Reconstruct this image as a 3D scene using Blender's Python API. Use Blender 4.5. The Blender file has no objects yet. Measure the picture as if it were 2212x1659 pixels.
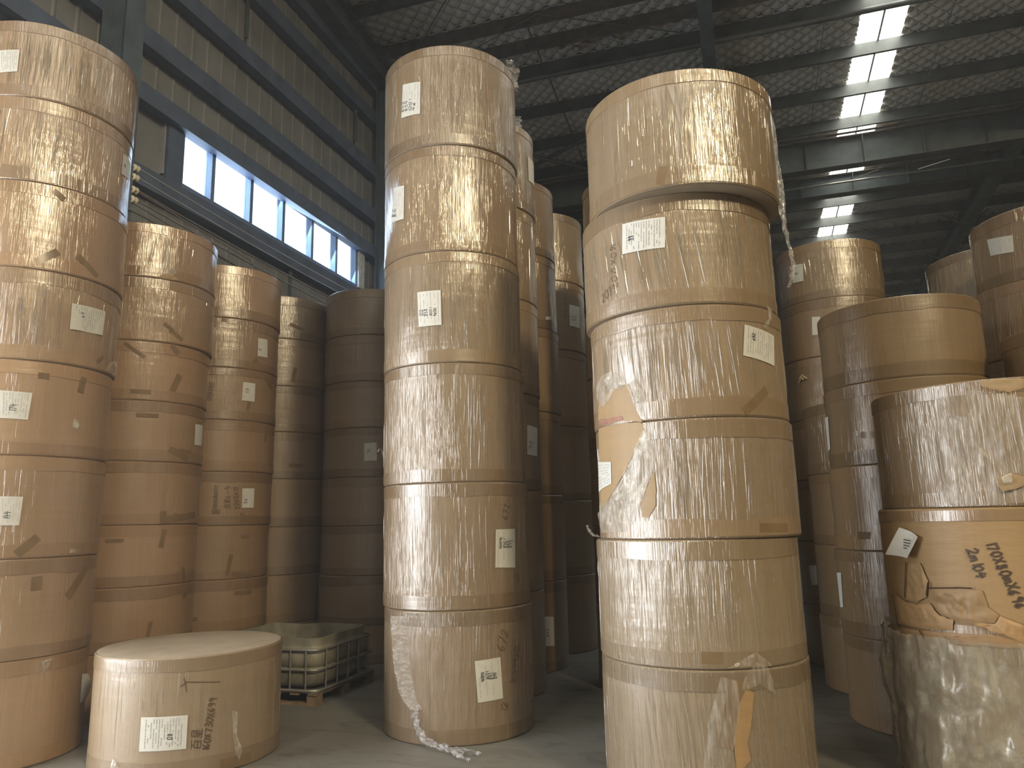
import bpy, bmesh, math, random
from math import sin, cos, pi, asin, atan2, hypot, radians, sqrt
from mathutils import Vector, Matrix, noise
rnd = random.Random(7)
SC = bpy.context.scene
COL = SC.collection

# ------------------------------------------------------------------ camera
FPX, CX, CY, CAMH = 1600.0, 1106.0, 829.5, 1.58
R = ((0.95283791, -0.07581948, -0.29385596),
     (0.30263576, 0.16522764, 0.93867536),
     (-0.02261675, -0.98333679, 0.18038084))      # rows: building X, Y, up in camera (right, down, forward)
CAM = (0.0, 0.0, CAMH)
cd = bpy.data.cameras.new('camera'); cd.sensor_width = 36.0; cd.lens = 36.0 * FPX / 2212.0
cd.clip_start = 0.05; cd.clip_end = 200
cam = bpy.data.objects.new('camera', cd); COL.objects.link(cam)
cam.matrix_world = Matrix(((R[0][0], -R[0][1], -R[0][2], 0), (R[1][0], -R[1][1], -R[1][2], 0),
                           (R[2][0], -R[2][1], -R[2][2], CAMH), (0, 0, 0, 1)))
SC.camera = cam
SC.view_settings.view_transform = 'Standard'
SC.view_settings.look = 'None'
SC.view_settings.exposure = 0.0
SC.view_settings.gamma = 1.0
SC.view_settings.use_curve_mapping = False
SC.cycles.max_bounces = 5
SC.cycles.diffuse_bounces = 3
SC.cycles.glossy_bounces = 2
SC.cycles.transparent_max_bounces = 10
SC.cycles.volume_bounces = 0
SC.cycles.sample_clamp_indirect = 4.0
SC.cycles.caustics_reflective = False
SC.cycles.caustics_refractive = False
SC.cycles.use_adaptive_sampling = True; SC.cycles.adaptive_threshold = 0.05

# ------------------------------------------------------------------ daylight
W = bpy.data.worlds.new('daylight'); SC.world = W; W.use_nodes = True
bg = W.node_tree.nodes['Background']
bg.inputs[0].default_value = (0.72, 0.86, 1.0, 1); bg.inputs[1].default_value = 3.0

def area(name, loc, look, sx, sy, power, col, spread=180):
    l = bpy.data.lights.new(name, 'AREA'); l.shape = 'RECTANGLE'; l.size = sx; l.size_y = sy
    l.energy = power; l.color = col; l.spread = radians(spread)
    o = bpy.data.objects.new(name, l); COL.objects.link(o); o.location = loc
    o.rotation_euler = (Vector(look)).to_track_quat('-Z', 'Y').to_euler()
    return o
# roof slope
M_ = 0.06
def roofz(y): return 11.95 - M_ * y
# sun-lit translucent roof strips behind the camera (the same strips that show in the picture, one per bay)
area('skylight_glow_east', (9.8, -6.5, roofz(-6.5) - 0.12), (-0.55, 0.55, -0.42), 1.6, 3.2, 3500, (1.0, 0.81, 0.50))
area('skylight_glow_middle', (3.2, -3.0, roofz(-3.0) - 0.12), (0, 0, -1), 1.0, 10.0, 560, (1.0, 0.90, 0.70))
area('skylight_glow_west', (-3.6, -5.0, roofz(-5.0) - 0.12), (0, 0, -1), 1.0, 9.0, 330, (1.0, 0.90, 0.72))
# daylight through the open loading door in the left wall, beside the camera
area('loading_door_daylight', (-6.95, 0.6, 2.3), (1, 0.1, -0.05), 5.2, 4.2, 700, (1.0, 0.97, 0.92))
# sky through the row of windows
area('window_daylight', (-7.02, 9.75, 6.45), (1, -0.1, -0.45), 4.6, 0.8, 130, (0.55, 0.75, 1.0))

# ------------------------------------------------------------------ helpers
def tag(o, label=None, cat=None, group=None, kind=None):
    if label: o['label'] = label
    if cat: o['category'] = cat
    if group: o['group'] = group
    if kind: o['kind'] = kind
    return o
def empty(name, loc=(0, 0, 0), rz=0):
    o = bpy.data.objects.new(name, None); COL.objects.link(o); o.location = loc; o.rotation_euler = (0, 0, rz)
    o.empty_display_size = 0.1
    return o
def link(name, me, mat=None, parent=None):
    if mat is not None and not me.materials: me.materials.append(mat)
    o = bpy.data.objects.new(name, me); COL.objects.link(o)
    if parent is not None: o.parent = parent
    return o
class MB:
    def __init__(s): s.v = []; s.f = []
    def box(s, a, b):
        x0, y0, z0 = a; x1, y1, z1 = b; n = len(s.v)
        s.v += [(x0, y0, z0), (x1, y0, z0), (x1, y1, z0), (x0, y1, z0), (x0, y0, z1), (x1, y0, z1), (x1, y1, z1), (x0, y1, z1)]
        s.f += [(n, n+3, n+2, n+1), (n+4, n+5, n+6, n+7), (n, n+1, n+5, n+4), (n+1, n+2, n+6, n+5), (n+2, n+3, n+7, n+6), (n+3, n, n+4, n+7)]
        return s
    def prism(s, prof, ax, a, b, fn=None):
        """closed profile (list of 2D) swept along axis ax from a to b"""
        n = len(s.v); k = len(prof)
        for t in (a, b):
            for p, q in prof:
                s.v.append({'x': (t, p, q), 'y': (p, t, q), 'z': (p, q, t)}[ax])
        s.f += [(n+i, n+(i+1) % k, n+k+(i+1) % k, n+k+i) for i in range(k)]
        s.f.append(tuple(n+i for i in reversed(range(k)))); s.f.append(tuple(n+k+i for i in range(k)))
        return s
    def tube(s, pts, r, seg=8, closed=False):
        n0 = len(s.v); pts = [Vector(p) for p in pts]; N = len(pts)
        for i, p in enumerate(pts):
            if closed: d = pts[(i+1) % N] - pts[i-1]
            else: d = pts[min(i+1, N-1)] - pts[max(i-1, 0)]
            d.normalize(); u = d.cross(Vector((0, 0, 1)))
            if u.length < 1e-3: u = d.cross(Vector((0, 1, 0)))
            u.normalize(); w = d.cross(u)
            rr = r[i] if isinstance(r, (list, tuple)) else r
            for k in range(seg):
                a = 2*pi*k/seg; s.v.append(tuple(p + rr*(cos(a)*u + sin(a)*w)))
        M = N if closed else N-1
        for i in range(M):
            j = (i+1) % N
            for k in range(seg):
                l = (k+1) % seg
                s.f.append((n0+i*seg+k, n0+i*seg+l, n0+j*seg+l, n0+j*seg+k))
        if not closed:
            s.f.append(tuple(n0+k for k in reversed(range(seg)))); s.f.append(tuple(n0+(N-1)*seg+k for k in range(seg)))
        return s
    def grid(s, P, closed=False):
        n = len(s.v); R_, C_ = len(P), len(P[0])
        for row in P: s.v += [tuple(p) for p in row]
        for i in range(R_-1):
            for j in range(C_ if closed else C_-1):
                k = (j+1) % C_
                s.f.append((n+i*C_+j, n+i*C_+k, n+(i+1)*C_+k, n+(i+1)*C_+j))
        return s
    def mesh(s, name, smooth=False):
        me = bpy.data.meshes.new(name); me.from_pydata(s.v, [], s.f); me.update()
        if smooth: me.polygons.foreach_set('use_smooth', [True]*len(me.polygons)); me.set_sharp_from_angle(angle=radians(smooth if smooth > 1 else 75))
        return me
    def obj(s, name, mat, parent=None, smooth=False): return link(name, s.mesh(name, smooth), mat, parent)

# sight lines of the measured photograph, used only to find the positions of things in the building
def ray(x, y):
    v = (x-CX, y-CY, FPX)
    return [sum(R[i][k]*v[k] for k in range(3)) for i in range(3)]
def az(x, y): v = ray(x, y); return atan2(v[0], v[1])
def plane(x, y, n, d):
    v = ray(x, y); t = (d - sum(n[i]*CAM[i] for i in range(3))) / sum(n[i]*v[i] for i in range(3))
    return Vector([CAM[i]+t*v[i] for i in range(3)])
def cyl(x, y, c, r):
    """angle and height on the near side of an upright cylinder"""
    v = ray(x, y); A = v[0]**2+v[1]**2; B = -2*(v[0]*c[0]+v[1]*c[1]); Cc = c[0]**2+c[1]**2-r*r
    D = max(0.0, B*B-4*A*Cc); t = (-B-sqrt(D))/(2*A)
    p = [CAM[i]+t*v[i] for i in range(3)]
    return atan2(p[1]-c[1], p[0]-c[0]), p[2]

# ------------------------------------------------------------------ materials
def newmat(name):
    m = bpy.data.materials.new(name); m.use_nodes = True
    nt = m.node_tree; b = nt.nodes['Principled BSDF']
    return m, nt, b
def nd(nt, t, **kw):
    n = nt.nodes.new(t)
    for k, v in kw.items(): setattr(n, k, v)
    return n
def lk(nt, a, b): nt.links.new(a, b)
def tex_noise(nt, vec, scale, detail=3, rough=0.55, dist=0.0):
    n = nd(nt, 'ShaderNodeTexNoise'); n.inputs['Scale'].default_value = scale; n.inputs['Detail'].default_value = detail
    n.inputs['Roughness'].default_value = rough; n.inputs['Distortion'].default_value = dist
    if vec is not None: lk(nt, vec, n.inputs['Vector'])
    return n.outputs['Fac']
def mapping(nt, vec, scale, loc=(0, 0, 0), rot=(0, 0, 0)):
    n = nd(nt, 'ShaderNodeMapping'); n.inputs['Scale'].default_value = scale; n.inputs['Location'].default_value = loc
    n.inputs['Rotation'].default_value = rot
    lk(nt, vec, n.inputs['Vector']); return n.outputs['Vector']
def ramp(nt, fac, a, b, ca=(0, 0, 0, 1), cb=(1, 1, 1, 1)):
    n = nd(nt, 'ShaderNodeValToRGB'); n.color_ramp.elements[0].position = a; n.color_ramp.elements[1].position = b
    n.color_ramp.elements[0].color = ca; n.color_ramp.elements[1].color = cb
    lk(nt, fac, n.inputs[0]); return n.outputs[0]
def math_(nt, op, a, b=None, clamp=False):
    n = nd(nt, 'ShaderNodeMath', operation=op, use_clamp=clamp)
    for i, v in enumerate((a, b)):
        if v is None: continue
        if isinstance(v, (int, float)): n.inputs[i].default_value = v
        else: lk(nt, v, n.inputs[i])
    return n.outputs[0]
def mixc(nt, fac, a, b, blend='MIX'):
    n = nd(nt, 'ShaderNodeMix', data_type='RGBA', blend_type=blend)
    for i, v in ((0, fac), (6, a), (7, b)):
        if isinstance(v, (int, float)): n.inputs[i].default_value = v
        elif isinstance(v, tuple): n.inputs[i].default_value = v
        else: lk(nt, v, n.inputs[i])
    return n.outputs[2]
def bump(nt, h, strength, dist, normal=None):
    n = nd(nt, 'ShaderNodeBump'); n.inputs['Strength'].default_value = strength; n.inputs['Distance'].default_value = dist
    lk(nt, h, n.inputs['Height'])
    if normal is not None: lk(nt, normal, n.inputs['Normal'])
    return n.outputs['Normal']
def plain(name, col, rough=0.6, metal=0.0, vary=0.15, scale=6.0, bmp=0.0, spec=0.5):
    m, nt, b = newmat(name)
    tc = nd(nt, 'ShaderNodeTexCoord').outputs['Object']
    f = tex_noise(nt, tc, scale, 4)
    c0 = tuple(c*(1-vary) for c in col)+(1,); c1 = tuple(min(1, c*(1+vary)) for c in col)+(1,)
    lk(nt, ramp(nt, f, 0.3, 0.7, c0, c1), b.inputs['Base Color'])
    b.inputs['Roughness'].default_value = rough; b.inputs['Metallic'].default_value = metal
    b.inputs['Specular IOR Level'].default_value = spec
    if bmp: lk(nt, bump(nt, tex_noise(nt, tc, scale*6, 3), bmp, 0.01), b.inputs['Normal'])
    return m

def paper_mat(name, wrapped=1.0, tint=(1, 1, 1)):
    """kraft paper; UVs are metres round and up the roll.  object colour = tint, alpha = how tight and glossy the film is"""
    m, nt, b = newmat(name)
    uv = nd(nt, 'ShaderNodeTexCoord').outputs['UV']
    oi = nd(nt, 'ShaderNodeObjectInfo')
    base = mixc(nt, tex_noise(nt, mapping(nt, uv, (1.3, 2.2, 1)), 1.0, 4), (0.218, 0.152, 0.086, 1), (0.285, 0.206, 0.122, 1))
    base = mixc(nt, 0.45, base, mixc(nt, tex_noise(nt, mapping(nt, uv, (22, 0.9, 1)), 1.0, 4), (0.176, 0.122, 0.070, 1), (0.322, 0.238, 0.147, 1)))
    base = mixc(nt, 0.16, base, mixc(nt, tex_noise(nt, mapping(nt, uv, (0.8, 26, 1)), 1.0, 3), (0.14, 0.095, 0.055, 1), (0.40, 0.29, 0.18, 1)))
    base = mixc(nt, 1.0, base, (tint[0], tint[1], tint[2], 1), 'MULTIPLY')
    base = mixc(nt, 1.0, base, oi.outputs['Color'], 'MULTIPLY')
    if wrapped:
        # stretch film: thin vertical tension folds, milky where it bunches
        s1 = tex_noise(nt, mapping(nt, uv, (52, 1.3, 1)), 1.0, 3, 0.62, 0.0)
        s2 = tex_noise(nt, mapping(nt, uv, (120, 3.0, 1)), 1.0, 1, 0.6)
        s3 = tex_noise(nt, mapping(nt, uv, (11, 0.8, 1)), 1.0, 2, 0.6)
        pat = tex_noise(nt, mapping(nt, uv, (2.4, 0.9, 1), (3.1, 1.7, 0)), 1.0, 2, 0.6)
        tight = math_(nt, 'MULTIPLY', oi.outputs['Alpha'], ramp(nt, pat, 0.34, 0.58))
        folds = ramp(nt, s1, 0.54, 0.70)
        milk = math_(nt, 'MULTIPLY', math_(nt, 'MULTIPLY', folds, tight), 0.22)
        milk = math_(nt, 'ADD', milk, math_(nt, 'MULTIPLY', math_(nt, 'MULTIPLY', ramp(nt, s3, 0.35, 0.75), oi.outputs['Alpha']), 0.10))
        base = mixc(nt, milk, base, (0.52, 0.47, 0.38, 1))
        ridge = math_(nt, 'SUBTRACT', 1.0, math_(nt, 'MULTIPLY', math_(nt, 'ABSOLUTE', math_(nt, 'SUBTRACT', s1, 0.5)), 7.0), True)
        h = math_(nt, 'ADD', math_(nt, 'MULTIPLY', ridge, 0.45), math_(nt, 'MULTIPLY', s2, 0.5))
        h = math_(nt, 'ADD', h, math_(nt, 'MULTIPLY', s1, 1.0))
        h = math_(nt, 'ADD', h, math_(nt, 'MULTIPLY', tex_noise(nt, mapping(nt, uv, (38, 17, 1)), 1.0, 1), 0.22))
        h = math_(nt, 'MULTIPLY', h, math_(nt, 'ADD', math_(nt, 'MULTIPLY', tight, 0.9), 0.12))
        wav = tex_noise(nt, mapping(nt, uv, (1.6, 14, 1)), 1.0, 2)
        n1 = bump(nt, math_(nt, 'ADD', h, math_(nt, 'MULTIPLY', wav, 0.28)), 1.0, 0.0068)
        lk(nt, n1, b.inputs['Coat Normal'])
        b.inputs['Roughness'].default_value = 0.5; b.inputs['Specular IOR Level'].default_value = 0.3
        b.inputs['Coat Weight'].default_value = 1.0
        lk(nt, math_(nt, 'ADD', 0.10, math_(nt, 'MULTIPLY', math_(nt, 'SUBTRACT', 1.0, tight), 0.17)), b.inputs['Coat Roughness'])
        b.inputs['Coat IOR'].default_value = 1.95
    else:
        lk(nt, bump(nt, tex_noise(nt, mapping(nt, uv, (3, 9, 1)), 1.0, 3), 0.35, 0.02), b.inputs['Normal'])
        b.inputs['Roughness'].default_value = 0.55
    lk(nt, base, b.inputs['Base Color'])
    return m
MAT = {}
MAT['roll'] = paper_mat('wrapped_kraft_paper')
MAT['kraft'] = paper_mat('bare_kraft_paper', 0, (1.30, 1.27, 1.16))
MAT['band'] = paper_mat('folded_edge_paper', 1, (0.98, 0.94, 0.86))
MAT['cap'] = plain('end_disc_paper', (0.30, 0.245, 0.18), 0.7, 0, 0.12, 5, 0.1)
MAT['label'] = plain('label_paper', (0.60, 0.595, 0.56), 0.5, 0, 0.04, 20)
MAT['ink'] = plain('printed_ink', (0.06, 0.06, 0.07), 0.7)
MAT['inkgrey'] = plain('fine_print_ink', (0.34, 0.34, 0.34), 0.7)
MAT['marker'] = plain('marker_ink', (0.07, 0.045, 0.03), 0.6)
MAT['pencil'] = plain('faint_marker_ink', (0.10, 0.06, 0.035), 0.6)
MAT['tape'] = plain('brown_packing_tape', (0.20, 0.135, 0.075), 0.22, 0, 0.12, 8)
MAT['steel'] = plain('blue_grey_painted_steel', (0.085, 0.11, 0.115), 0.55, 0, 0.3, 3)
MAT['steelwall'] = plain('blue_painted_wall_steel', (0.075, 0.10, 0.125), 0.55, 0, 0.25, 3)
MAT['girt'] = plain('blue_painted_girt', (0.078, 0.105, 0.165), 0.55, 0, 0.25, 3)
MAT['purlin'] = plain('grey_galvanised_purlin', (0.075, 0.085, 0.082), 0.45, 0.2, 0.35, 2.5)
MAT['rust'] = plain('rusty_brown_steel', (0.095, 0.078, 0.065), 0.7, 0, 0.4, 4)
MAT['siding'] = plain('beige_metal_siding', (0.19, 0.195, 0.192), 0.5, 0.0, 0.18, 1.7)
MAT['dark'] = plain('dark_shell', (0.05, 0.05, 0.05), 0.9)
MAT['wood'] = plain('pallet_wood', (0.21, 0.145, 0.09), 0.75, 0, 0.3, 12, 0.3)
MAT['tank'] = plain('dirty_translucent_plastic', (0.21, 0.195, 0.145), 0.45, 0, 0.35, 6)
MAT['cage'] = plain('galvanised_cage_tube', (0.30, 0.29, 0.26), 0.4, 0.6, 0.2, 9)
MAT['wire'] = plain('dusty_cable', (0.17, 0.15, 0.135), 0.6)
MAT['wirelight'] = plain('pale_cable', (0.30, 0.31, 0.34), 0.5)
MAT['porcelain'] = plain('cream_porcelain', (0.62, 0.58, 0.45), 0.35)
MAT['frame'] = plain('blue_window_frame', (0.11, 0.17, 0.28), 0.45)
MAT['whiteframe'] = plain('peeling_white_frame', (0.50, 0.52, 0.50), 0.6, 0, 0.3, 14)
MAT['debris'] = plain('crumbling_filler', (0.26, 0.22, 0.19), 0.9, 0, 0.5, 30, 0.5)

def film_mat(name, dens, col=(0.80, 0.76, 0.68), scale=(60, 6, 1), base=0.45):
    m, nt, b = newmat(name)
    uv = nd(nt, 'ShaderNodeTexCoord').outputs['UV']
    s = tex_noise(nt, mapping(nt, uv, scale), 1.0, 5, 0.65, 0.4)
    n1 = bump(nt, s, 0.9, 0.012)
    b.inputs['Base Color'].default_value = col+(1,); b.inputs['Roughness'].default_value = 0.2
    b.inputs['Coat Weight'].default_value = 0.6; b.inputs['Coat Roughness'].default_value = 0.12
    lk(nt, n1, b.inputs['Normal'])
    a = math_(nt, 'ADD', math_(nt, 'MULTIPLY', ramp(nt, s, 0.42, 0.72), dens), dens*base, True)
    lk(nt, a, b.inputs['Alpha'])
    return m
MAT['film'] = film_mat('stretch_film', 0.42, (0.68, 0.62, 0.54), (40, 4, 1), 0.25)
MAT['filmthick'] = film_mat('bunched_stretch_film', 0.5, (0.66, 0.61, 0.53), (16, 10, 1))

# foil quilt
m, nt, b = newmat('quilted_foil'); MAT['foil'] = m
tc = nd(nt, 'ShaderNodeTexCoord').outputs['Object']
b.inputs['Metallic'].default_value = 0.2; b.inputs['Roughness'].default_value = 0.3
lk(nt, ramp(nt, tex_noise(nt, tc, 1.4, 5), 0.3, 0.7, (0.60, 0.57, 0.51, 1), (0.82, 0.80, 0.74, 1)), b.inputs['Base Color'])
sx = nd(nt, 'ShaderNodeSeparateXYZ'); lk(nt, tc, sx.inputs[0])
u_ = math_(nt, 'ABSOLUTE', math_(nt, 'SINE', math_(nt, 'MULTIPLY', math_(nt, 'ADD', sx.outputs[0], sx.outputs[1]), pi/0.30)))
v_ = math_(nt, 'ABSOLUTE', math_(nt, 'SINE', math_(nt, 'MULTIPLY', math_(nt, 'SUBTRACT', sx.outputs[0], sx.outputs[1]), pi/0.30)))
crease = math_(nt, 'POWER', math_(nt, 'MINIMUM', u_, v_), 0.35)
lk(nt, bump(nt, tex_noise(nt, mapping(nt, tc, (55, 9, 1), (0, 0, 0), (0, 0, 0.5)), 1.0, 4, 0.6, 0.8), 0.16, 0.02, bump(nt, math_(nt, 'SUBTRACT', 1.0, crease), 1.0, 0.05)), b.inputs['Normal'])
# skylight sheet (gives off daylight)
m, nt, b = newmat('translucent_roof_sheet'); MAT['sky'] = m
tc = nd(nt, 'ShaderNodeTexCoord').outputs['Object']
b.inputs['Base Color'].default_value = (0.8, 0.8, 0.75, 1)
b.inputs['Emission Color'].default_value = (1.0, 0.97, 0.86, 1); b.inputs['Emission Strength'].default_value = 9.0
# glass
m, nt, b = newmat('dusty_window_glass'); MAT['glass'] = m
b.inputs['Base Color'].default_value = (0.85, 0.92, 1, 1); b.inputs['Roughness'].default_value = 0.1; b.inputs['Alpha'].default_value = 0.18
# concrete
m, nt, b = newmat('dusty_concrete'); MAT['floor'] = m
tc = nd(nt, 'ShaderNodeTexCoord').outputs['Object']
c = mixc(nt, tex_noise(nt, tc, 0.9, 6, 0.6), (0.13, 0.127, 0.112, 1), (0.215, 0.21, 0.188, 1))
c = mixc(nt, ramp(nt, tex_noise(nt, mapping(nt, tc, (2, 6, 1), (0, 0, 0), (0, 0, 0.5)), 1.0, 5, 0.65, 0.6), 0.52, 0.68), c, (0.105, 0.10, 0.09, 1))
lk(nt, c, b.inputs['Base Color']); b.inputs['Roughness'].default_value = 0.5
lk(nt, bump(nt, tex_noise(nt, tc, 40, 4), 0.15, 0.01), b.inputs['Normal'])

# ------------------------------------------------------------------ shell
WX = -6.9; Y0, Y1, XR = -14.0, 36.0, 20.0
tag(MB().box((WX-0.3, Y0, -0.2), (XR, Y1, 0)).obj('floor', MAT['floor']), kind='structure')
tag(MB().prism([(Y0, roofz(Y0)+0.14), (Y1, roofz(Y1)+0.14), (Y1, roofz(Y1)+0.3), (Y0, roofz(Y0)+0.3)], 'x', WX-0.3, XR).obj('ceiling', MAT['dark']), kind='structure')
CEIL = COL.objects['ceiling']
tag(MB().box((WX-0.3, Y1, 0), (XR, Y1+0.2, 13)).obj('wall_back', MAT['dark']), kind='structure')
tag(MB().box((XR, Y0, 0), (XR+0.2, Y1, 13)).obj('wall_right', MAT['siding']), kind='structure')
# wall behind the camera
w = MB().box((WX-0.3, Y0-0.2, 0), (XR, Y0, 13))
tag(w.obj('wall_front', MAT['siding']), kind='structure')

# left wall: ribbed sheets, each its own piece, round the window and the loading door
wall = empty('wall_left', (WX, 0, 0)); tag(wall, kind='structure')
WY0, WY1, WZ0, WZ1 = 7.42, 12.06, 6.04, 6.89
DY0, DY1, DZ = -2.1, 3.3, 4.5
PW = 0.9
def rib_profile(y0, y1):
    pts = []; n = 3; st = (y1-y0)/n; pts.append((0, y0+0.004))
    for i in range(n):
        a = y0+i*st
        pts += [(0.0, a+st*0.74), (0.010, a+st*0.80), (0.010, a+st*0.88), (0.0, a+st*0.94)]
    pts.append((0.0, y1-0.004))
    return pts
def sheet(y0, y1, z0, z1):
    p = rib_profile(y0, y1); prof = p+[(-0.04, y1-0.004), (-0.04, y0+0.004)]
    return MB().prism(prof, 'z', z0, z1)
sheet_me = {}
y = Y0
edges = []
while y < Y1-0.01:
    edges.append((y, min(y+PW, Y1))); y += PW
for (a, b_) in edges:
    zt = roofz(a)+0.1; spans = []
    if b_ > DY0 and a < DY1: spans = [(DZ, zt)]
    elif b_ > WY0+0.05 and a < WY1-0.05: spans = [(0, WZ0), (WZ1, zt)]
    else: spans = [(0, zt)]
    for z0, z1 in spans:
        key = (round(z0, 2), round(z1, 1))
        o = sheet(a, b_, z0, z1).obj('siding_sheet', MAT['siding'], wall)
# infill strips where window edges fall inside a sheet
for (a, b_) in edges:
    if a < WY0 < b_ and b_ > WY0+0.05: MB().box((-0.04, a, WZ0), (0, WY0, WZ1)).obj('siding_sheet', MAT['siding'], wall)
    if a < WY1 < b_ and a < WY1-0.05: MB().box((-0.04, WY1+0.28, WZ0), (0, b_, WZ1)).obj('siding_sheet', MAT['siding'], wall)
# ground apron outside so that daylight bounces
# window
win = empty('window_1', (WX, 0, 0)); tag(win, kind='structure')
mull = [7.42, 8.03, 8.88, 9.70, 10.54, 11.33, 12.06]
fr = MB()
fr.box((-0.06, WY0, WZ0-0.03), (0.05, WY1, WZ0+0.03)); fr.box((-0.06, WY0, WZ1-0.03), (0.05, WY1, WZ1+0.03))
fr.obj('window_rail', MAT['frame'], win)
for i, a in enumerate(mull):
    MB().box((-0.06, a-0.035, WZ0), (0.055, a+0.035, WZ1)).obj('mullion', MAT['frame'], win)
for i in range(6):
    g = MB().box((-0.035, mull[i]+0.035, WZ0+0.03), (-0.027, mull[i+1]-0.035, WZ1-0.03)).obj('pane', MAT['glass'], win)
MB().box((-0.02, WY1+0.03, WZ0-0.02), (0.09, WY1+0.25, WZ1+0.02)).obj('white_jamb', MAT['whiteframe'], win)
dm = MB()
for i in range(150):
    yy = rnd.uniform(WY0, WY1+0.1); zz = WZ1+0.02-abs(rnd.gauss(0, 0.03)); s_ = rnd.uniform(0.008, 0.03)
    P = [(rnd.uniform(0.0, 0.06)+s_*rnd.uniform(-1, 1), yy+s_*rnd.uniform(-1.5, 1.5), zz+s_*rnd.uniform(-1.2, 1.2)) for _ in range(4)]
    n = len(dm.v); dm.v += P; dm.f += [(n, n+1, n+2), (n, n+2, n+3), (n, n+3, n+1), (n+1, n+3, n+2)]
d = dm.obj('crumbling_filler', MAT['debris'], win); tag(d, 'crumbly grey filler along the window head', kind='stuff')

# girts
n = 0
def girt(z, yy0=Y0, yy1=Y1, h=0.24, mat='girt', dep=0.16, cat=None):
    """C-section rail: thin web and two flanges"""
    global n; n += 1
    x0 = WX+0.025
    m_ = MB().box((x0, yy0, z), (x0+dep, yy1, z+0.012)).box((x0, yy0, z+h-0.012), (x0+dep, yy1, z+h)).box((x0+dep-0.014, yy0, z+0.0121), (x0+dep, yy1, z+h-0.0121))
    return m_.obj('trim_%d' % n, MAT[mat])
for z, h in ((10.36, 0.25), (9.60, 0.27), (8.46, 0.27), (7.50, 0.26), (6.75, 0.24), (5.66, 0.26), (4.45, 0.22)):
    tag(girt(z, h=h), kind='structure')
# low girts away from the loading door
for z in (3.2, 1.6): tag(girt(z, 3.4, Y1, 0.22), kind='structure')
# wall columns and rafters (I sections along Y)
def isec_z(x, y, z1, w=0.25, d=0.5, mat='steelwall'):
    b_ = MB().box((x, y, 0), (x+0.014, y+w, z1)).box((x+d-0.014, y, 0), (x+d, y+w, z1)).box((x+0.015, y+w/2-0.006, 0), (x+d-0.015, y+w/2+0.006, z1))
    return b_.obj('wall_column', MAT[mat])
for k, (yy, lab) in enumerate(((6.38, 'blue-grey steel wall column between the leftmost stack and the window'), (13.05, 'blue-grey steel wall column beyond the far end of the window row'), (-3.0, None), (19.7, None), (26.4, None))):
    wd = 0.26
    if lab: yy = plane(*((272, 60) if yy < 8 else (846, 400)), (1, 0, 0), WX+0.55).y
    o = isec_z(WX+0.19, yy, roofz(yy)-0.5, wd, 0.36)
    tag(o, lab or 'blue-grey steel wall column out of sight %s' % ('beside the camera' if yy < 0 else 'past the tall stacks at %d metres' % yy), 'column')
# pale solid bar painting the light in a narrow gap, and post left of the window
MB().box((0.0, 7.10, 6.05), (0.05, 7.125, 6.88)).obj('painted_light_gap', MAT['wirelight'], win)
MB().box((0.005, 7.13, 5.95), (0.09, 7.40, 6.88)).obj('window_post', MAT['girt'], win)
# dark stay rods on the wall
for yy, z0, z1 in ((8.56, 8.94, 9.82), (11.9, 8.94, 9.85), (11.2, 5.0, 5.78), (9.9, 4.0, 5.78)):
    tag(MB().box((WX+0.06, yy-0.018, z0), (WX+0.10, yy+0.018, z1)).obj('stay_rod', MAT['steel']),
        {8.56: 'dark vertical stay bar between two upper wall rails near the top edge', 11.9: 'dark vertical stay bar high on the wall beside the tall centre stack',
         11.2: 'dark vertical stay bar under the window near the fifth pane', 9.9: 'dark vertical stay bar under the third window pane'}[yy], 'rod')

# rafters
def rafter(x, zoff, d, w, name, label):
    m_ = MB()
    za = lambda y_: roofz(y_)-zoff
    for (a, b_) in ((0.0, 0.018), (d-0.018, d)):
        m_.prism([(Y0, za(Y0)-a), (Y1, za(Y1)-a), (Y1, za(Y1)-b_), (Y0, za(Y0)-b_)], 'x', x-w/2, x+w/2)
    m_.prism([(Y0, za(Y0)-0.019), (Y1, za(Y1)-0.019), (Y1, za(Y1)-d+0.019), (Y0, za(Y0)-d+0.019)], 'x', x-0.006, x+0.006)
    o = m_.obj(name, MAT['steel']); tag(o, label, 'beam'); return o
rafter(WX+0.34, 0.24, 0.52, 0.28, 'rafter', 'dark steel rafter running along the top of the left wall')
r2 = rafter(-0.1, 0.24, 0.42, 0.26, 'rafter', 'dark steel rafter coming down behind the top of the right-hand tall stack')
MB().box((-0.24, 15.6, roofz(15.6)-0.70), (0.04, 15.63, roofz(15.6)-0.24)).obj('splice_plate', MAT['steel'], r2)
r3 = rafter(6.75, 0.24, 0.46, 0.30, 'rafter', 'dark steel rafter slanting down at the right above the far stacks')
for yy in (23.9, 26.7, 29.5):
    for s_ in (-1, 1):
        MB().tube([(6.75, yy, roofz(yy)-0.68), (6.75+s_*0.62, yy+0.02, roofz(yy)-0.22)], 0.022, 6).obj('fly_brace', MAT['steel'], r3)
rafter(13.6, 0.24, 0.46, 0.30, 'rafter', 'dark steel rafter out of frame on the right')

def nth(k_): return ('%dth' % k_) if k_ > 3 else {1: 'nearest', 2: 'second', 3: 'third'}[k_]
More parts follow.
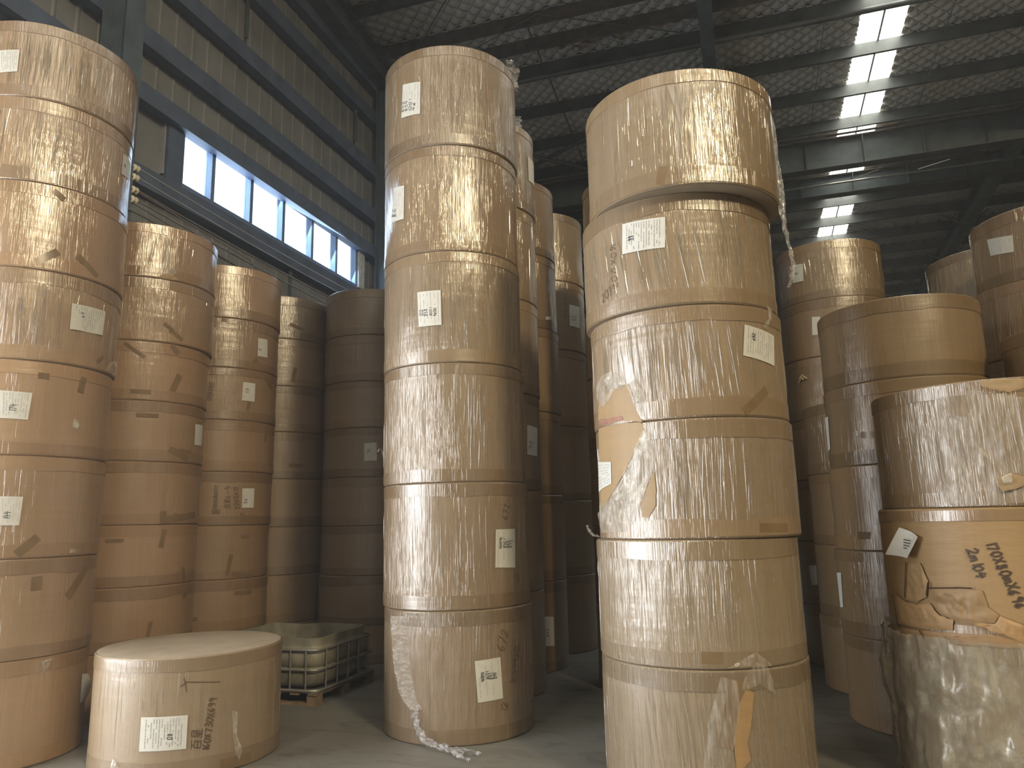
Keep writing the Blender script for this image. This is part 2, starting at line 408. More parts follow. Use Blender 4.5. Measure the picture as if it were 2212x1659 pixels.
# purlins (Z sections along X)
purl = [-12.6, -11.2, -9.8, -8.4, -7.0, -5.6, -4.2, -2.8, -1.4, 0.0, 1.4, 2.8, 4.2, 5.6, 7.0, 8.4, 9.8, 11.15, 12.35, 13.05, 13.85, 15.27, 16.65, 18.0, 19.45, 20.95, 22.2, 23.55, 24.95, 26.35, 27.75, 29.15, 30.55, 31.95, 33.35]
k = 0
for yy in purl:
    z = roofz(yy)-0.005; vis = yy > 11
    h_ = 0.30
    m_ = MB().box((WX+0.05, yy-0.004, z-h_), (XR-0.05, yy, z)).box((WX+0.05, yy-0.07, z-h_), (XR-0.05, yy-0.0041, z-h_+0.006)).box((WX+0.05, yy+0.0001, z-0.006), (XR-0.05, yy+0.07, z))
    o = m_.obj('purlin', MAT['rust'] if abs(yy-13.05) < .01 or abs(yy-12.35) < .01 else MAT['purlin'])
    k += 1
    tag(o, 'roof purlin, %s %s' % (nth(1+sum(1 for q in purl if (yy < q < 18.2 if yy < 18.2 else 18.2 < q < yy))), 'this side of the web girders' if yy < 18.2 else 'beyond the web girders'), 'purlin', 'roof purlins')
# rods between purlins
for xx in (-3.46, 2.08, 4.38, 9.2):
    for i in range(len(purl)-1):
        a, b_ = purl[i], purl[i+1]
        if a < 11.5 or b_ > 18.1: continue
        o = MB().tube([(xx+0.02, a+0.01, roofz(a)-0.10), (xx, b_-0.01, roofz(b_)-0.14)], 0.016 if xx < 0 else 0.010, 6).obj('sag_rod', MAT['steel'])
        tag(o, 'thin sag rod between roof purlins, %s' % {-3.46: 'above centre stack', 2.08: 'left of skylight', 4.38: 'right of skylight', 9.2: 'far right of skylight'}[xx] + (', %s gap before the girder' % ['fifth', 'fourth', 'third', 'second', 'first', 'nearest', 'last'][min(6, max(0, i-18))]), 'rod', 'sag rods')
# wind bracing
def brace(p, q, r_, label, mat='steel'):
    tag(MB().tube([p, q], r_, 6).obj('brace_rod', MAT[mat]), label, 'rod')
zb = lambda y_, d: roofz(y_)-d
brace((-4.62, 17.2, zb(17.2, .34)), (-0.3, 14.9, zb(14.9, .34)), 0.05, 'thicker dark wind brace rising right between the two tall stacks')
brace((-4.6, 16.6, zb(16.6, .40)), (-0.4, 20.3, zb(20.3, .40)), 0.045, 'dark wind brace crossing the thicker one behind the centre stack')
brace((-6.3, 12.9, zb(12.9, .30)), (-3.7, 10.3, zb(10.3, .30)), 0.012, 'thin brace rod above the left of the centre stack')
brace((-5.4, 12.9, zb(12.9, .32)), (-0.3, 11.0, zb(11.0, .32)), 0.010, 'thin brace rod crossing the foil above the centre stack')
brace((-3.3, 12.0, zb(12.0, .28)), (-0.3, 13.6, zb(13.6, .28)), 0.012, 'thin brace rod running to the middle rafter from the left')
# pipe under the purlins
tag(MB().tube([(WX+0.3, 13.74, 10.72), (XR-1, 13.74, 10.72)], 0.058, 10).obj('ceiling_pipe', MAT['purlin'], None, True), 'long straight pipe hung under the purlins, passing just below the skylight top', 'pipe')

# web girders across the hall
def girder(y, ztop, zbot, x0, x1, st0, label, nst=10):
    o = empty('web_girder', (0, y, 0)); tag(o, label, 'girder')
    MB().box((x0, -0.006, zbot+0.021), (x1, 0.006, ztop-0.021)).obj('web', MAT['steel'], o)
    MB().box((x0, -0.15, zbot), (x1, 0.15, zbot+0.02)).obj('bottom_flange', MAT['purlin'], o)
    MB().box((x0, -0.13, ztop-0.02), (x1, 0.13, ztop)).obj('top_flange', MAT['rust'], o)
    base = MB().box((-0.006, -0.13, zbot+0.021), (0.006, -0.0065, ztop-0.021)).mesh('stiffener')
    x = st0
    while x < x1:
        if x > x0+0.1:
            s_ = link('stiffener', base, MAT['steel'], o); s_.location.x = x
        x += 1.31
    return o
girder(18.55, roofz(18.55)-0.22, 9.86, WX+0.4, XR-0.2, 1.96-1.31*6, 'nearer of the two deep grey web girders spanning the hall, with stiffener plates')
girder(20.4, roofz(20.4)-0.25, 9.92, WX+0.4, XR-0.2, 1.95-1.31*6, 'farther of the two deep grey web girders, its pipe rail along the bottom')
tag(MB().tube([(WX+0.5, 18.25, roofz(18.25)-0.26), (XR-1, 18.25, roofz(18.25)-0.26)], 0.03, 8).obj('ceiling_pipe', MAT['rust'], None, True), 'brown conduit along the top of the nearer web girder', 'pipe')
tag(MB().tube([(WX+0.5, 20.15, 10.16), (XR-1, 20.15, 10.16)], 0.03, 8).obj('ceiling_pipe', MAT['cage'], None, True), 'thin pale conduit in front of the farther web girder', 'pipe')
tag(MB().box((WX+0.4, 20.6, 9.98), (XR-1, 20.7, 10.12)).obj('ceiling_rail', MAT['rust']), 'brown rail under the farther web girder', 'rail')
for (x_, ln) in ((3.7, 1.0), (5.3, 1.2)):
    tag(MB().tube([(x_, 19.3, 10.0), (x_-ln*0.45, 20.1, 10.2)], 0.008, 5).obj('hanger_wire', MAT['cage']), 'thin pale hanger wire %s between the web girders' % ('below the skylight' if x_ < 4 else 'further right'), 'wire')

# quilted foil ceiling: one blanket strip per purlin gap, left out over the skylights
SKY = [(2.78, 3.62), (9.7, 10.55), (-4.05, -3.2)]
def quilt(xa, xb, ya, yb, step):
    m_ = MB(); nx = max(2, int((xb-xa)/step)); ny = max(2, int((yb-ya)/step)); P = []
    for j in range(ny+1):
        row = []
        for i in range(nx+1):
            x = xa+(xb-xa)*i/nx; y = ya+(yb-ya)*j/ny
            s_ = 0.30
            wx_ = 0.0
            u_ = (x+wx_+y)/s_; v_ = (x+wx_-y)/s_
            p = abs(sin(pi*u_))**0.6*abs(sin(pi*v_))**0.6
            g = (y-ya)/(yb-ya)
            sag = 0.035*sin(pi*g)+0.03*noise.noise((x*0.7, y*0.9, 3.1))
            row.append((x, y, roofz(y)+0.07-0.080*p-sag*0.5))
        P.append(row)
    m_.grid(P); return m_
for i in range(len(purl)-1):
    a, b_ = purl[i], purl[i+1]
    if b_ < 5: continue
    xs = [(WX+0.05, 2.78), (3.62, 9.7), (10.55, XR-1)] if not (abs(18.0-a) < 3 and False) else []
    stp = 0.034 if b_ < 18.2 else 0.055
    if i < 14: stp = 0.12
    root = None
    for (xa, xb) in xs:
        if xa > 10 and (b_ < 16 or True): st2 = 0.15
        else: st2 = stp
        o = quilt(xa, xb, a+0.005, b_-0.01, st2).obj('foil_blanket', MAT['foil'], CEIL, True)
# plain lining behind the camera, cheap
MB().prism([(Y0, roofz(Y0)+0.05), (4.2, roofz(4.2)+0.05), (4.2, roofz(4.2)+0.10), (Y0, roofz(Y0)+0.10)], 'x', WX, XR-1).obj('foil_lining', MAT['foil'], CEIL)
# torn foil hanging at one purlin
P = []
for j in range(8):
    row = []
    for i in range(60):
        x = -3.3+i*0.052; t = j/7
        dep = (0.05+0.14*max(0, noise.noise((x*2.6, 0, 5)))+0.17*math.exp(-((x+2.5)/0.30)**2)+0.12*math.exp(-((x+1.75)/0.16)**2))
        row.append((x, 13.2+0.05*noise.noise((x*9, t*3, 1))+0.08*t, roofz(13.2)-0.10-dep*t+0.05*noise.noise((x*8, t*5, 9))))
    P.append(row)
q = MB().grid(P).obj('torn_foil', plain('old_crinkled_foil', (0.20, 0.17, 0.14), 0.4, 0.5, 0.4, 9), CEIL, True)
# skylight sheets
k = 0
for (xa, xb) in SKY:
    ya = 4.3 if xa > 0 and xa < 5 else -12
    yb = 34 if xa > 0 and xa < 5 else 2.0
    if xa > 9: yb = 0
    o = empty('skylight_strip', ((xa+xb)/2, 0, 0))
    tag(o, 'bright translucent roof skylight strip %s' % ('running down the slope between the purlins' if 0 < xa < 5 else 'out of frame behind the viewer, %s' % ('right' if xa > 5 else 'left')), 'skylight')
    hw = (xb-xa)/2
    y = ya
    if xa > 5 or xa < 0:
        ya = -13; 
    prof = lambda a_, b_: [(a_, roofz(a_)+0.005), (b_, roofz(b_)+0.005), (b_, roofz(b_)+0.02), (a_, roofz(a_)+0.02)]
    MB().prism(prof(ya, yb), 'x', -hw, -0.012).obj('translucent_sheet', MAT['sky'], o)
    MB().prism(prof(ya, yb), 'x', 0.012, hw).obj('translucent_sheet', MAT['sky'], o)
    MB().prism([(ya, roofz(ya)-0.012), (yb, roofz(yb)-0.012), (yb, roofz(yb)+0.02), (ya, roofz(ya)+0.02)], 'x', -0.02, 0.02).obj('sheet_joint', MAT['whiteframe'], o)

# ------------------------------------------------------------------ rolls
STROKE = {
 '0': [[(0.5, 1), (0.15, 0.75), (0.1, 0.3), (0.4, 0), (0.8, 0.25), (0.8, 0.75), (0.5, 1)]],
 '1': [[(0.45, 1), (0.5, 0)]],
 '2': [[(0.1, 0.75), (0.4, 1), (0.75, 0.8), (0.6, 0.45), (0.1, 0.0), (0.85, 0.05)]],
 '3': [[(0.15, 0.9), (0.6, 1), (0.7, 0.75), (0.35, 0.55), (0.8, 0.4), (0.65, 0.05), (0.15, 0.05)]],
 '4': [[(0.3, 1), (0.1, 0.45), (0.85, 0.5)], [(0.65, 0.85), (0.55, 0)]],
 '5': [[(0.75, 1), (0.25, 0.95), (0.2, 0.6), (0.65, 0.55), (0.75, 0.2), (0.2, 0)]],
 '6': [[(0.7, 1), (0.25, 0.6), (0.15, 0.2), (0.5, 0), (0.75, 0.25), (0.5, 0.45), (0.2, 0.3)]],
 '7': [[(0.1, 0.95), (0.8, 1), (0.4, 0)]],
 '8': [[(0.7, 0.9), (0.3, 1), (0.25, 0.7), (0.75, 0.35), (0.6, 0), (0.2, 0.1), (0.3, 0.45), (0.7, 0.9)]],
 '9': [[(0.75, 0.8), (0.4, 1), (0.2, 0.7), (0.5, 0.5), (0.75, 0.8), (0.7, 0)]],
 'X': [[(0.05, 0.9), (0.85, 0.05)], [(0.8, 1), (0.15, 0)]],
 'm': [[(0.1, 0), (0.15, 0.55), (0.35, 0.6), (0.45, 0.1), (0.5, 0.55), (0.75, 0.6), (0.85, 0)]],
 'Z': [[(0.1, 0.9), (0.75, 0.95), (0.2, 0.05), (0.85, 0.0)]],
 'L': [[(0.3, 1), (0.2, 0), (0.8, 0.05)]],
 'K': [[(0.2, 1), (0.15, 0)], [(0.7, 0.9), (0.2, 0.5), (0.8, 0)]],
 'G': [[(0.75, 0.85), (0.4, 1), (0.12, 0.5), (0.4, 0), (0.78, 0.2), (0.75, 0.45), (0.5, 0.45)]],
 '/': [[(0.75, 1.05), (0.2, -0.05)]],
 '-': [[(0.1, 0.5), (0.8, 0.5)]],
 'b': [[(0.05, 0.95), (0.95, 1.0)], [(0.45, 0.97), (0.35, 0.72)], [(0.15, 0.7), (0.15, 0.0), (0.85, 0.0), (0.85, 0.7), (0.15, 0.7)], [(0.15, 0.36), (0.85, 0.36)]],      # one hundred
 'x': [[(0.2, 1), (0.2, 0.55), (0.8, 0.55), (0.8, 1), (0.2, 1)], [(0.2, 0.78), (0.8, 0.78)], [(0.1, 0.4), (0.9, 0.42)], [(0.5, 0.52), (0.5, 0.0)], [(0.2, 0.22), (0.8, 0.22)], [(0.02, 0.0), (0.98, 0.0)]],   # star
 ' ': [],
}
def text_lines(txt, h, slant=0.12, jit=0.06, rs=None, adv=0.78):
    """strokes in metres, x along the line, y up"""
    rs = rs or rnd; out = []; x = 0
    for ch in txt:
        js = 1+rs.uniform(-jit, jit)*2; dy = rs.uniform(-jit, jit)*h
        for st in STROKE.get(ch, []):
            out.append([(x+(px_+slant*py_)*h*0.75*js, py_*h*js+dy) for px_, py_ in st])
        x += h*adv*(0.55 if ch in '1 ' else 1)
    return out, x

class Roll: pass
ALLROLLS = {}
def cyl_point(R_, th, z, off):
    """a point in the roll's own space (origin at the axis, floor of the roll)"""
    return ((R_.r+off)*cos(th), (R_.r+off)*sin(th), z-R_.z0)
def body_mesh(r, h, seed):
    rs = random.Random(seed); m_ = MB(); seg = 80; bev = 0.006
    prof = [(r-bev, 0.0), (r-0.003, 0.004), (r, bev)]
    nz = 7
    for i in range(1, nz): prof.append((r, bev+(h-2*bev)*i/nz))
    prof += [(r, h-bev), (r-0.003, h-0.004), (r-bev, h)]
    P = []; UV = []; ou, ov = rs.uniform(0, 50), rs.uniform(0, 50)
    for k_, (pr, z) in enumerate(prof):
        row = []
        for i in range(seg+1):
            a = 2*pi*i/seg+pi/2
            amp = 0.0022 if 1 < k_ < len(prof)-2 else 0.0012
            d_ = amp*noise.noise((3*cos(a)+seed, 3*sin(a), z*4)) if r > 0.1 else 0
            if i == seg: row.append(row[0])
            else: row.append(((pr+d_)*cos(a), (pr+d_)*sin(a), z))
        P.append(row)
    nrow = len(prof)
    for row in P: m_.v += row[:seg]
    uvs = []
    for i in range(nrow-1):
        for j in range(seg):
            k2 = (j+1) % seg
            m_.f.append((i*seg+j, i*seg+k2, (i+1)*seg+k2, (i+1)*seg+j))
            u0, u1 = 2*pi*j/seg*r, 2*pi*(j+1)/seg*r
            uvs += [(u0+ou, prof[i][1]+ov), (u1+ou, prof[i][1]+ov), (u1+ou, prof[i+1][1]+ov), (u0+ou, prof[i+1][1]+ov)]
    me = m_.mesh('roll_body', 28)
    l = me.uv_layers.new(name='UVMap'); l.data.foreach_set('uv', [c_ for p in uvs for c_ in p])
    return me, prof
disc_cache = {}
def disc_mesh(r):
    key = round(r, 3)
    if key not in disc_cache:
        m_ = MB(); seg = 64; P = []
        for rr, z in ((0.012, 0.0), (0.05, 0.002), (r*0.6, 0.003), (r-0.02, 0.0035), (r-0.009, 0.001)):
            P.append([(rr*cos(2*pi*i/seg), rr*sin(2*pi*i/seg), z) for i in range(seg)])
        m_.grid(P, True); m_.f.append(tuple(range(seg)))
        disc_cache[key] = m_.mesh('end_disc', True)
    return disc_cache[key]
def band_mesh(r, h, seed):
    """the folded-over edge strip, slightly proud of the side, uneven along its lower edge"""
    m_ = MB(); seg = 80; P = []; uvs = []
    rows = [0, 0.5, 1.0]
    for t in rows:
        row = []
        for i in range(seg):
            a = 2*pi*i/seg
            w_ = h*(1+0.10*noise.noise((2.5*cos(a)+seed, 2.5*sin(a), 0))+(0.05 if (i//7+seed) % 3 == 0 else 0))
            row.append(((r+0.0034)*cos(a), (r+0.0034)*sin(a), w_*t))
        P.append(row)
    P.insert(0, [(x*(r-0.002)/(r+0.0034), y*(r-0.002)/(r+0.0034), z) for x, y, z in P[0]])
    P.append([(x*(r-0.002)/(r+0.0034), y*(r-0.002)/(r+0.0034), z) for x, y, z in P[-1]])
    m_.grid(P, True)
    me = m_.mesh('edge_band', 28)
    l = me.uv_layers.new(name='UVMap'); dat = []
    for p in me.polygons:
        base = None
        for li in p.loop_indices:
            v = me.vertices[me.loops[li].vertex_index].co; a = atan2(v.y, v.x)
            if base is None: base = a
            if a-base > pi: a -= 2*pi
            if a-base < -pi: a += 2*pi
            dat += [a*r+seed*3.3, v.z+seed*1.7]
    l.data.foreach_set('uv', dat)
    return me
def make_roll(stack, idx, c, r, z0, z1, label, group, tint=(1, 1, 1), film=0.7, band=0.085, plainbody=False):
    R_ = Roll(); R_.c = c; R_.r = r; R_.z0 = z0; R_.z1 = z1
    o = empty('paper_roll', (c[0], c[1], z0)); tag(o, label, 'paper roll', group)
    R_.root = o; seed = len(ALLROLLS)+1; h = z1-z0
    me, prof = body_mesh(r, h, seed)
    b_ = link('roll_body', me, MAT['kraft' if plainbody else 'roll'], o)
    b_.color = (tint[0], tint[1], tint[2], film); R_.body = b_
    for zz, flip in ((h, 1), (0, -1)):
        d_ = link('end_disc', disc_mesh(r), MAT['cap'], o); d_.location = (0, 0, zz-0.0005 if flip > 0 else zz+0.0005)
        if flip < 0: d_.rotation_euler = (pi, 0, 0)
    if band:
        rs = random.Random(seed*7)
        for top in (1, 0):
            hb = band*rs.uniform(0.85, 1.2)
            e = link('edge_band', band_mesh(r, hb, seed+top*100), MAT['band'], o)
            t = rs.choice((0.74, 0.82, 0.9, 1.06))
            e.color = (tint[0]*t, tint[1]*t, tint[2]*t, film*0.75)
            if top: e.location = (0, 0, h-0.011); e.scale = (1, 1, -1)
            else: e.location = (0, 0, 0.011)
            e.location.z = h-0.011 if top else 0.011
    ALLROLLS[(stack, idx)] = R_
    return R_

def unwrap(a, ref):
    while a-ref > pi: a -= 2*pi
    while a-ref < -pi: a += 2*pi
    return a
def patch(R_, corners, off, name, mat, parent, nu=8, nv=6, thick=0.0, curl=None, fn=None):
    """a sheet lying on the roll between four corners (angle, height): TL, TR, BR, BL"""
    ref = corners[0][0]; cs = [(unwrap(a, ref), z) for a, z in corners]
    P = []; 
    for j in range(nv+1):
        t = j/nv; row = []
        for i in range(nu+1):
            s_ = i/nu
            a = (cs[0][0]*(1-s_)+cs[1][0]*s_)*(1-t)+(cs[3][0]*(1-s_)+cs[2][0]*s_)*t
            z = (cs[0][1]*(1-s_)+cs[1][1]*s_)*(1-t)+(cs[3][1]*(1-s_)+cs[2][1]*s_)*t
            o_ = off+(curl(s_, t) if curl else 0)
            if fn: a, z = fn(s_, t, a, z)
            row.append(cyl_point(R_, a, z, o_))
        P.append(row)
    m_ = MB().grid(P)
    me = m_.mesh(name, True)
    l = me.uv_layers.new(name='UVMap'); dat = []
    for p in me.polygons:
        for li in p.loop_indices:
            vi = me.loops[li].vertex_index; jj, ii = divmod(vi, nu+1)
            w_ = abs(cs[1][0]-cs[0][0])*R_.r; h_ = abs(cs[0][1]-cs[3][1])
            dat += [ii/nu*w_+R_.z0*3, jj/nv*h_]
    l.data.foreach_set('uv', dat)
    return link(name, me, mat, parent)
def pxc(R_, pts): return [cyl(x, y, R_.c, R_.r) for x, y in pts]
def strokes_on(R_, origin, du, dv, lines, width, off, name, mat, parent):
    """thin ribbons: origin/du/dv in (arc metres, height)"""
    m_ = MB()
    for st in lines:
        pts = [(origin[0]+du[0]*x+dv[0]*y, origin[1]+du[1]*x+dv[1]*y) for x, y in st]
        fine = []
        for i in range(len(pts)-1):
            nn = max(1, int(hypot(pts[i+1][0]-pts[i][0], pts[i+1][1]-pts[i][1])/0.03))
            for k_ in range(nn):
                t = k_/nn; fine.append((pts[i][0]*(1-t)+pts[i+1][0]*t, pts[i][1]*(1-t)+pts[i+1][1]*t))
        fine.append(pts[-1])
        for i in range(len(fine)-1):
            (x0, y0), (x1, y1) = fine[i], fine[i+1]; L = hypot(x1-x0, y1-y0) or 1e-6
            nx_, ny_ = -(y1-y0)/L*width/2, (x1-x0)/L*width/2; ex, ey = (x1-x0)/L*width*0.3, (y1-y0)/L*width*0.3
            n_ = len(m_.v)
            for (u_, v_) in ((x0-ex+nx_, y0-ey+ny_), (x0-ex-nx_, y0-ey-ny_), (x1+ex-nx_, y1+ey-ny_), (x1+ex+nx_, y1+ey+ny_)):
                m_.v.append(cyl_point(R_, u_/R_.r, v_, off))
            m_.f.append((n_, n_+1, n_+2, n_+3))
    return m_.obj(name, mat, parent)
def write(R_, p0, p1, txt, h, width=0.006, mat='marker', name='handwriting', off=0.0046, seed=1, flip=1):
    a0, z0 = cyl(*p0, R_.c, R_.r); a1, z1 = cyl(*p1, R_.c, R_.r); a1 = unwrap(a1, a0)
    u0, u1 = a0*R_.r, a1*R_.r; L = hypot(u1-u0, z1-z0); d = ((u1-u0)/L, (z1-z0)/L); h = min(h, L/(len(txt)*0.66))
    lines, w_ = text_lines(txt, h, rs=random.Random(seed)); k_ = L/w_
    du = (d[0]*k_, d[1]*k_); dv = (-d[1]*flip, d[0]*flip)
    return strokes_on(R_, (u0, z0), du, dv, lines, width, off, name, MAT[mat], R_.root)
def label_on(R_, px, nums=(), rows=8, off=0.0052, vertical=True, dark=1, curl=None):
    """white paper label with lines of fine print and a few big figures, print running up the label"""
    cs = pxc(R_, px); lab = patch(R_, cs, off, 'paper_label', MAT['label'], R_.root, curl=curl)
    ref = cs[0][0]; cs = [(unwrap(a, ref)*R_.r, z) for a, z in cs]
    def bil(s_, t):
        return tuple((cs[0][k_]*(1-s_)+cs[1][k_]*s_)*(1-t)+(cs[3][k_]*(1-s_)+cs[2][k_]*s_)*t for k_ in (0, 1))
    rs = random.Random(int(px[0][0]*3+px[0][1]))
    lines = []
    for i in range(rows):
        s_ = 0.12+0.76*i/max(1, rows-1)
        t = 0.07
        while t < 0.9:
            ln = rs.uniform(0.03, 0.16)
            if rs.random() < 0.72 and t+ln < 0.93: lines.append([bil(s_, t), bil(s_, t+ln)] if vertical else [bil(t, s_), bil(t+ln, s_)])
            t += ln+0.035
    w_ = hypot(cs[1][0]-cs[0][0], cs[1][1]-cs[0][1]); h_ = hypot(cs[3][0]-cs[0][0], cs[3][1]-cs[0][1])
    strokes_on(R_, (0, 0), (1, 0), (0, 1), lines, max(0.0022, w_*0.016), off+0.0009, 'fine_print', MAT['inkgrey'], lab)
    big = []
    for (txt, s_, t0_, t1_, hh) in nums:
        a_, b2 = bil(s_, t0_), bil(s_, t1_); L = hypot(b2[0]-a_[0], b2[1]-a_[1]); d = ((b2[0]-a_[0])/L, (b2[1]-a_[1])/L)
        ls, ww = text_lines(txt, hh, rs=rs, jit=0.03); k_ = L/ww
        for st in ls: big.append([(a_[0]+d[0]*k_*x-d[1]*y, a_[1]+d[1]*k_*x+d[0]*y) for x, y in st])
    if big: strokes_on(R_, (0, 0), (1, 0), (0, 1), big, 0.0042, off+0.0011, 'figures', MAT['ink'], lab)
    return lab
def tape_on(R_, p0, p1, w_=0.05, off=0.0044):
    (a0, z0), (a1, z1) = cyl(*p0, R_.c, R_.r), cyl(*p1, R_.c, R_.r); a1 = unwrap(a1, a0)
    u0, u1 = a0*R_.r, a1*R_.r; L = hypot(u1-u0, z1-z0); nx_, ny_ = -(z1-z0)/L*w_/2, (u1-u0)/L*w_/2
    cs = [((u0+nx_)/R_.r, z0+ny_), ((u1+nx_)/R_.r, z1+ny_), ((u1-nx_)/R_.r, z1-ny_), ((u0-nx_)/R_.r, z0-ny_)]
    return patch(R_, cs, off, 'tape_strip', MAT['tape'], R_.root, 8, 2)

ORD = ['top', 'second', 'third', 'fourth', 'fifth', 'sixth', 'seventh', 'eighth', 'ninth']
def build(key, where, rho, zs, edges, r=0.6, tint=(1, 1, 1), film=0.7, a0=None, extra={}, look='brown kraft paper roll', band=0.085, depth={}):
    """zs: levels from top to floor; edges: per roll (left px, right px, y) with None where hidden"""
    n_ = len(zs)-1; out = []
    last = a0
    for i in range(n_):
        L, Rr, y = edges[i] if i < len(edges) else (None, None, None)
        rr = r; ro = rho+depth.get(i, 0)
        if L is not None and Rr is not None:
            aL, aR = az(L, y), az(Rr, y); a = (aL+aR)/2; rr = max(r-0.025, min(r+0.025, ro*sin((aR-aL)/2)))
        elif Rr is not None: a = az(Rr, y)-asin(rr/ro)
        elif L is not None: a = az(L, y)+asin(rr/ro)
        else: a = last
        last = a
        c = (ro*sin(a), ro*cos(a)); rs = random.Random(hash_(key)+i)
        t = rs.uniform(0.93, 1.07); tw = rs.uniform(-0.03, 0.03)
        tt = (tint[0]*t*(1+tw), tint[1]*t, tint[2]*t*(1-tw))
        pos = ('bottom' if i == n_-1 and n_ > 1 else ORD[i]); word = extra.get(i, look)
        lab = '%s, %s in %s' % (word, pos+('' if pos in ('top', 'bottom') else ' down'), where)
        f = film*rs.uniform(0.75, 1.2)
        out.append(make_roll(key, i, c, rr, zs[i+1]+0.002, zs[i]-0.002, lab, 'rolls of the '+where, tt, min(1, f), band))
    return out
def hash_(s_): return sum((i+1)*ord(ch) for i, ch in enumerate(s_))

C = build('C', 'centre tall stack', 6.26, [5.55, 4.64, 3.72, 2.80, 1.87, 0.93, 0.0],
          [(833, 1112, 230), (832, 1115, 440), (831, 1123, 680), (830, 1132, 920), (829, 1142, 1180), (830, 1152, 1450)],
          film=0.9, tint=(0.90, 0.885, 0.88), look='glossy shrink-wrapped kraft roll',
          extra={0: 'pale glossy kraft roll with a small label at left', 2: 'glossy kraft roll with a white label left of centre', 4: 'glossy kraft roll with a tall white label at right', 5: 'glossy kraft roll trailing a tail of plastic film'})
RR = build('R', 'right tall stack', 4.93, [4.25, 3.50, 2.80, 2.13, 1.45, 0.76, 0.0],
           [(1269, 1676, 350), (1262, 1670, 580), (1281, 1697, 830), (1293, 1721, 1050), (1294, 1732, 1280), (1306, 1757, 1530)],
           r=0.61, film=0.85, look='glossy kraft roll', depth={0: -0.10},
           extra={0: 'smooth kraft roll overhanging the one below', 1: 'shiny kraft roll with a wide white label', 2: 'kraft roll with torn film and label at right', 3: 'kraft roll with torn film baring paper at left', 4: 'smooth pale kraft roll', 5: 'kraft roll with film torn open in the middle'})
F_ = build('F', 'foreground at left, standing alone on the floor', 6.15, [0.745, 0.0], [(198, 606, 1500)], r=0.624, film=0.35, look='short wide kraft roll with marker writing')
F_[0].root['label'] = 'short wide kraft roll with marker writing, standing alone in the left foreground'
F_[0].root['group'] = 'single roll'
S1 = build('S1', 'leftmost stack', 6.92, [5.49, 4.85, 4.17, 3.49, 2.80, 2.11, 1.39, 0.71, 0.0],
           [(None, 297, 190), (None, 285, 330), (None, 272, 540), (None, 257, 700), (None, 237, 900), (None, 222, 1080), (None, 203, 1300), (None, 184, 1510)],
           r=0.62, film=0.6, tint=(1.24, 1.12, 1.02), look='brown kraft roll', extra={0: 'very shiny streaked kraft roll', 3: 'kraft roll with a creased cream label'})
S2 = build('S2', 'second stack from left', 8.0, [4.41, 3.88, 3.27, 2.72, 2.17, 1.61, 1.08, 0.54, 0.0],
           [(None, 469, 560), (None, 462, 690), (None, 449, 830), (None, 441, 950), (None, 433, 1070), (None, 424, 1200), (None, 417, 1320), (None, 411, 1450)],
           r=0.61, film=0.45, tint=(1.24, 1.10, 0.98), extra={0: 'kraft roll with puckered film and torn lower edge', 3: 'kraft roll with rippled paper and a narrow label'})
S3 = build('S3', 'third stack from left', 9.0, [4.42, 3.82, 3.27, 2.70, 2.15, 1.59, 1.04, 0.52, 0.0],
           [(None, 607, 650), (None, 601, 750), (None, 597, 850), (None, 592, 960), (None, 586, 1080), (None, 579, 1200), (None, 576, 1300), (None, 572, 1420)],
           r=0.61, film=0.3, tint=(1.12, 1.02, 0.94), extra={0: 'brightly lit kraft roll', 1: 'shaded kraft roll with a small label at right', 2: 'kraft roll with a small white label', 4: 'kraft roll with faint writing and a white label'})
S4 = build('S4', 'fourth stack from left', 10.0, [4.42, 3.87, 3.27, 2.70, 2.13, 1.56, 1.0, 0.45, 0.0], [], r=0.6, film=0.25, a0=atan2(-5.80, 8.26), extra={0: 'kraft roll half in sunlight'})
S5 = build('S5', 'fifth stack from left', 9.6, [4.45, 3.86, 3.28, 2.71, 2.12, 1.55, 0.98, 0.42, 0.0],
           [(704, None, 690), (702, None, 770), (700, None, 870), (698, None, 970), (695, None, 1080), (692, None, 1190), (687, None, 1300), (684, None, 1400)],
           r=0.6, film=0.3, tint=(0.88, 0.88, 0.90), extra={0: 'dull grey-brown kraft roll', 3: 'kraft roll with a small white label'})
B1 = build('B1', 'stack just behind centre stack', 7.48, [5.60, 4.68, 3.72, 2.78, 1.85, 0.92, 0.0],
           [(None, 1152, 360), (None, 1157, 570), (None, 1163, 760), (None, 1167, 960), (None, 1173, 1170), (None, 1179, 1400)], r=0.59, film=0.7)
B2 = build('B2', 'second stack behind centre', 8.65, [5.50, 4.60, 3.72, 2.76, 1.84, 0.92, 0.0],
           [(None, 1195, 480), (None, 1201, 650), (None, 1208, 800), (None, 1213, 980), (None, 1221, 1170), (None, 1228, 1370)], r=0.59, film=0.4, tint=(0.92, 0.86, 0.78))
B3 = build('B3', 'third stack behind centre', 9.77, [5.55, 4.62, 3.70, 2.72, 1.80, 0.90, 0.0],
           [(None, 1257, 540), (None, 1263, 690), (None, 1269, 850), (None, 1275, 1000), (None, 1283, 1170), (None, 1291, 1350)], r=0.59, film=0.4)
B4 = build('B4', 'stack hidden by right tall stack', 7.6, [5.0, 4.32, 3.64, 2.95, 2.25, 1.5, 0.75, 0.0],
           [(1259, None, 460), (1261, None, 560), (1264, None, 700), (1268, None, 850), (1275, None, 1000), (1282, None, 1150), (1288, None, 1300)], r=0.59, film=0.3)
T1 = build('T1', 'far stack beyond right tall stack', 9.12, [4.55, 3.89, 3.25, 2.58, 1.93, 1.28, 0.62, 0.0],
           [(1672, 1906, 580)]+[(None, None, None)]*6, r=0.59, film=0.35, tint=(0.84, 0.79, 0.68), extra={0: 'kraft roll with square label under trailing film', 2: 'kraft roll with a small torn flap'})
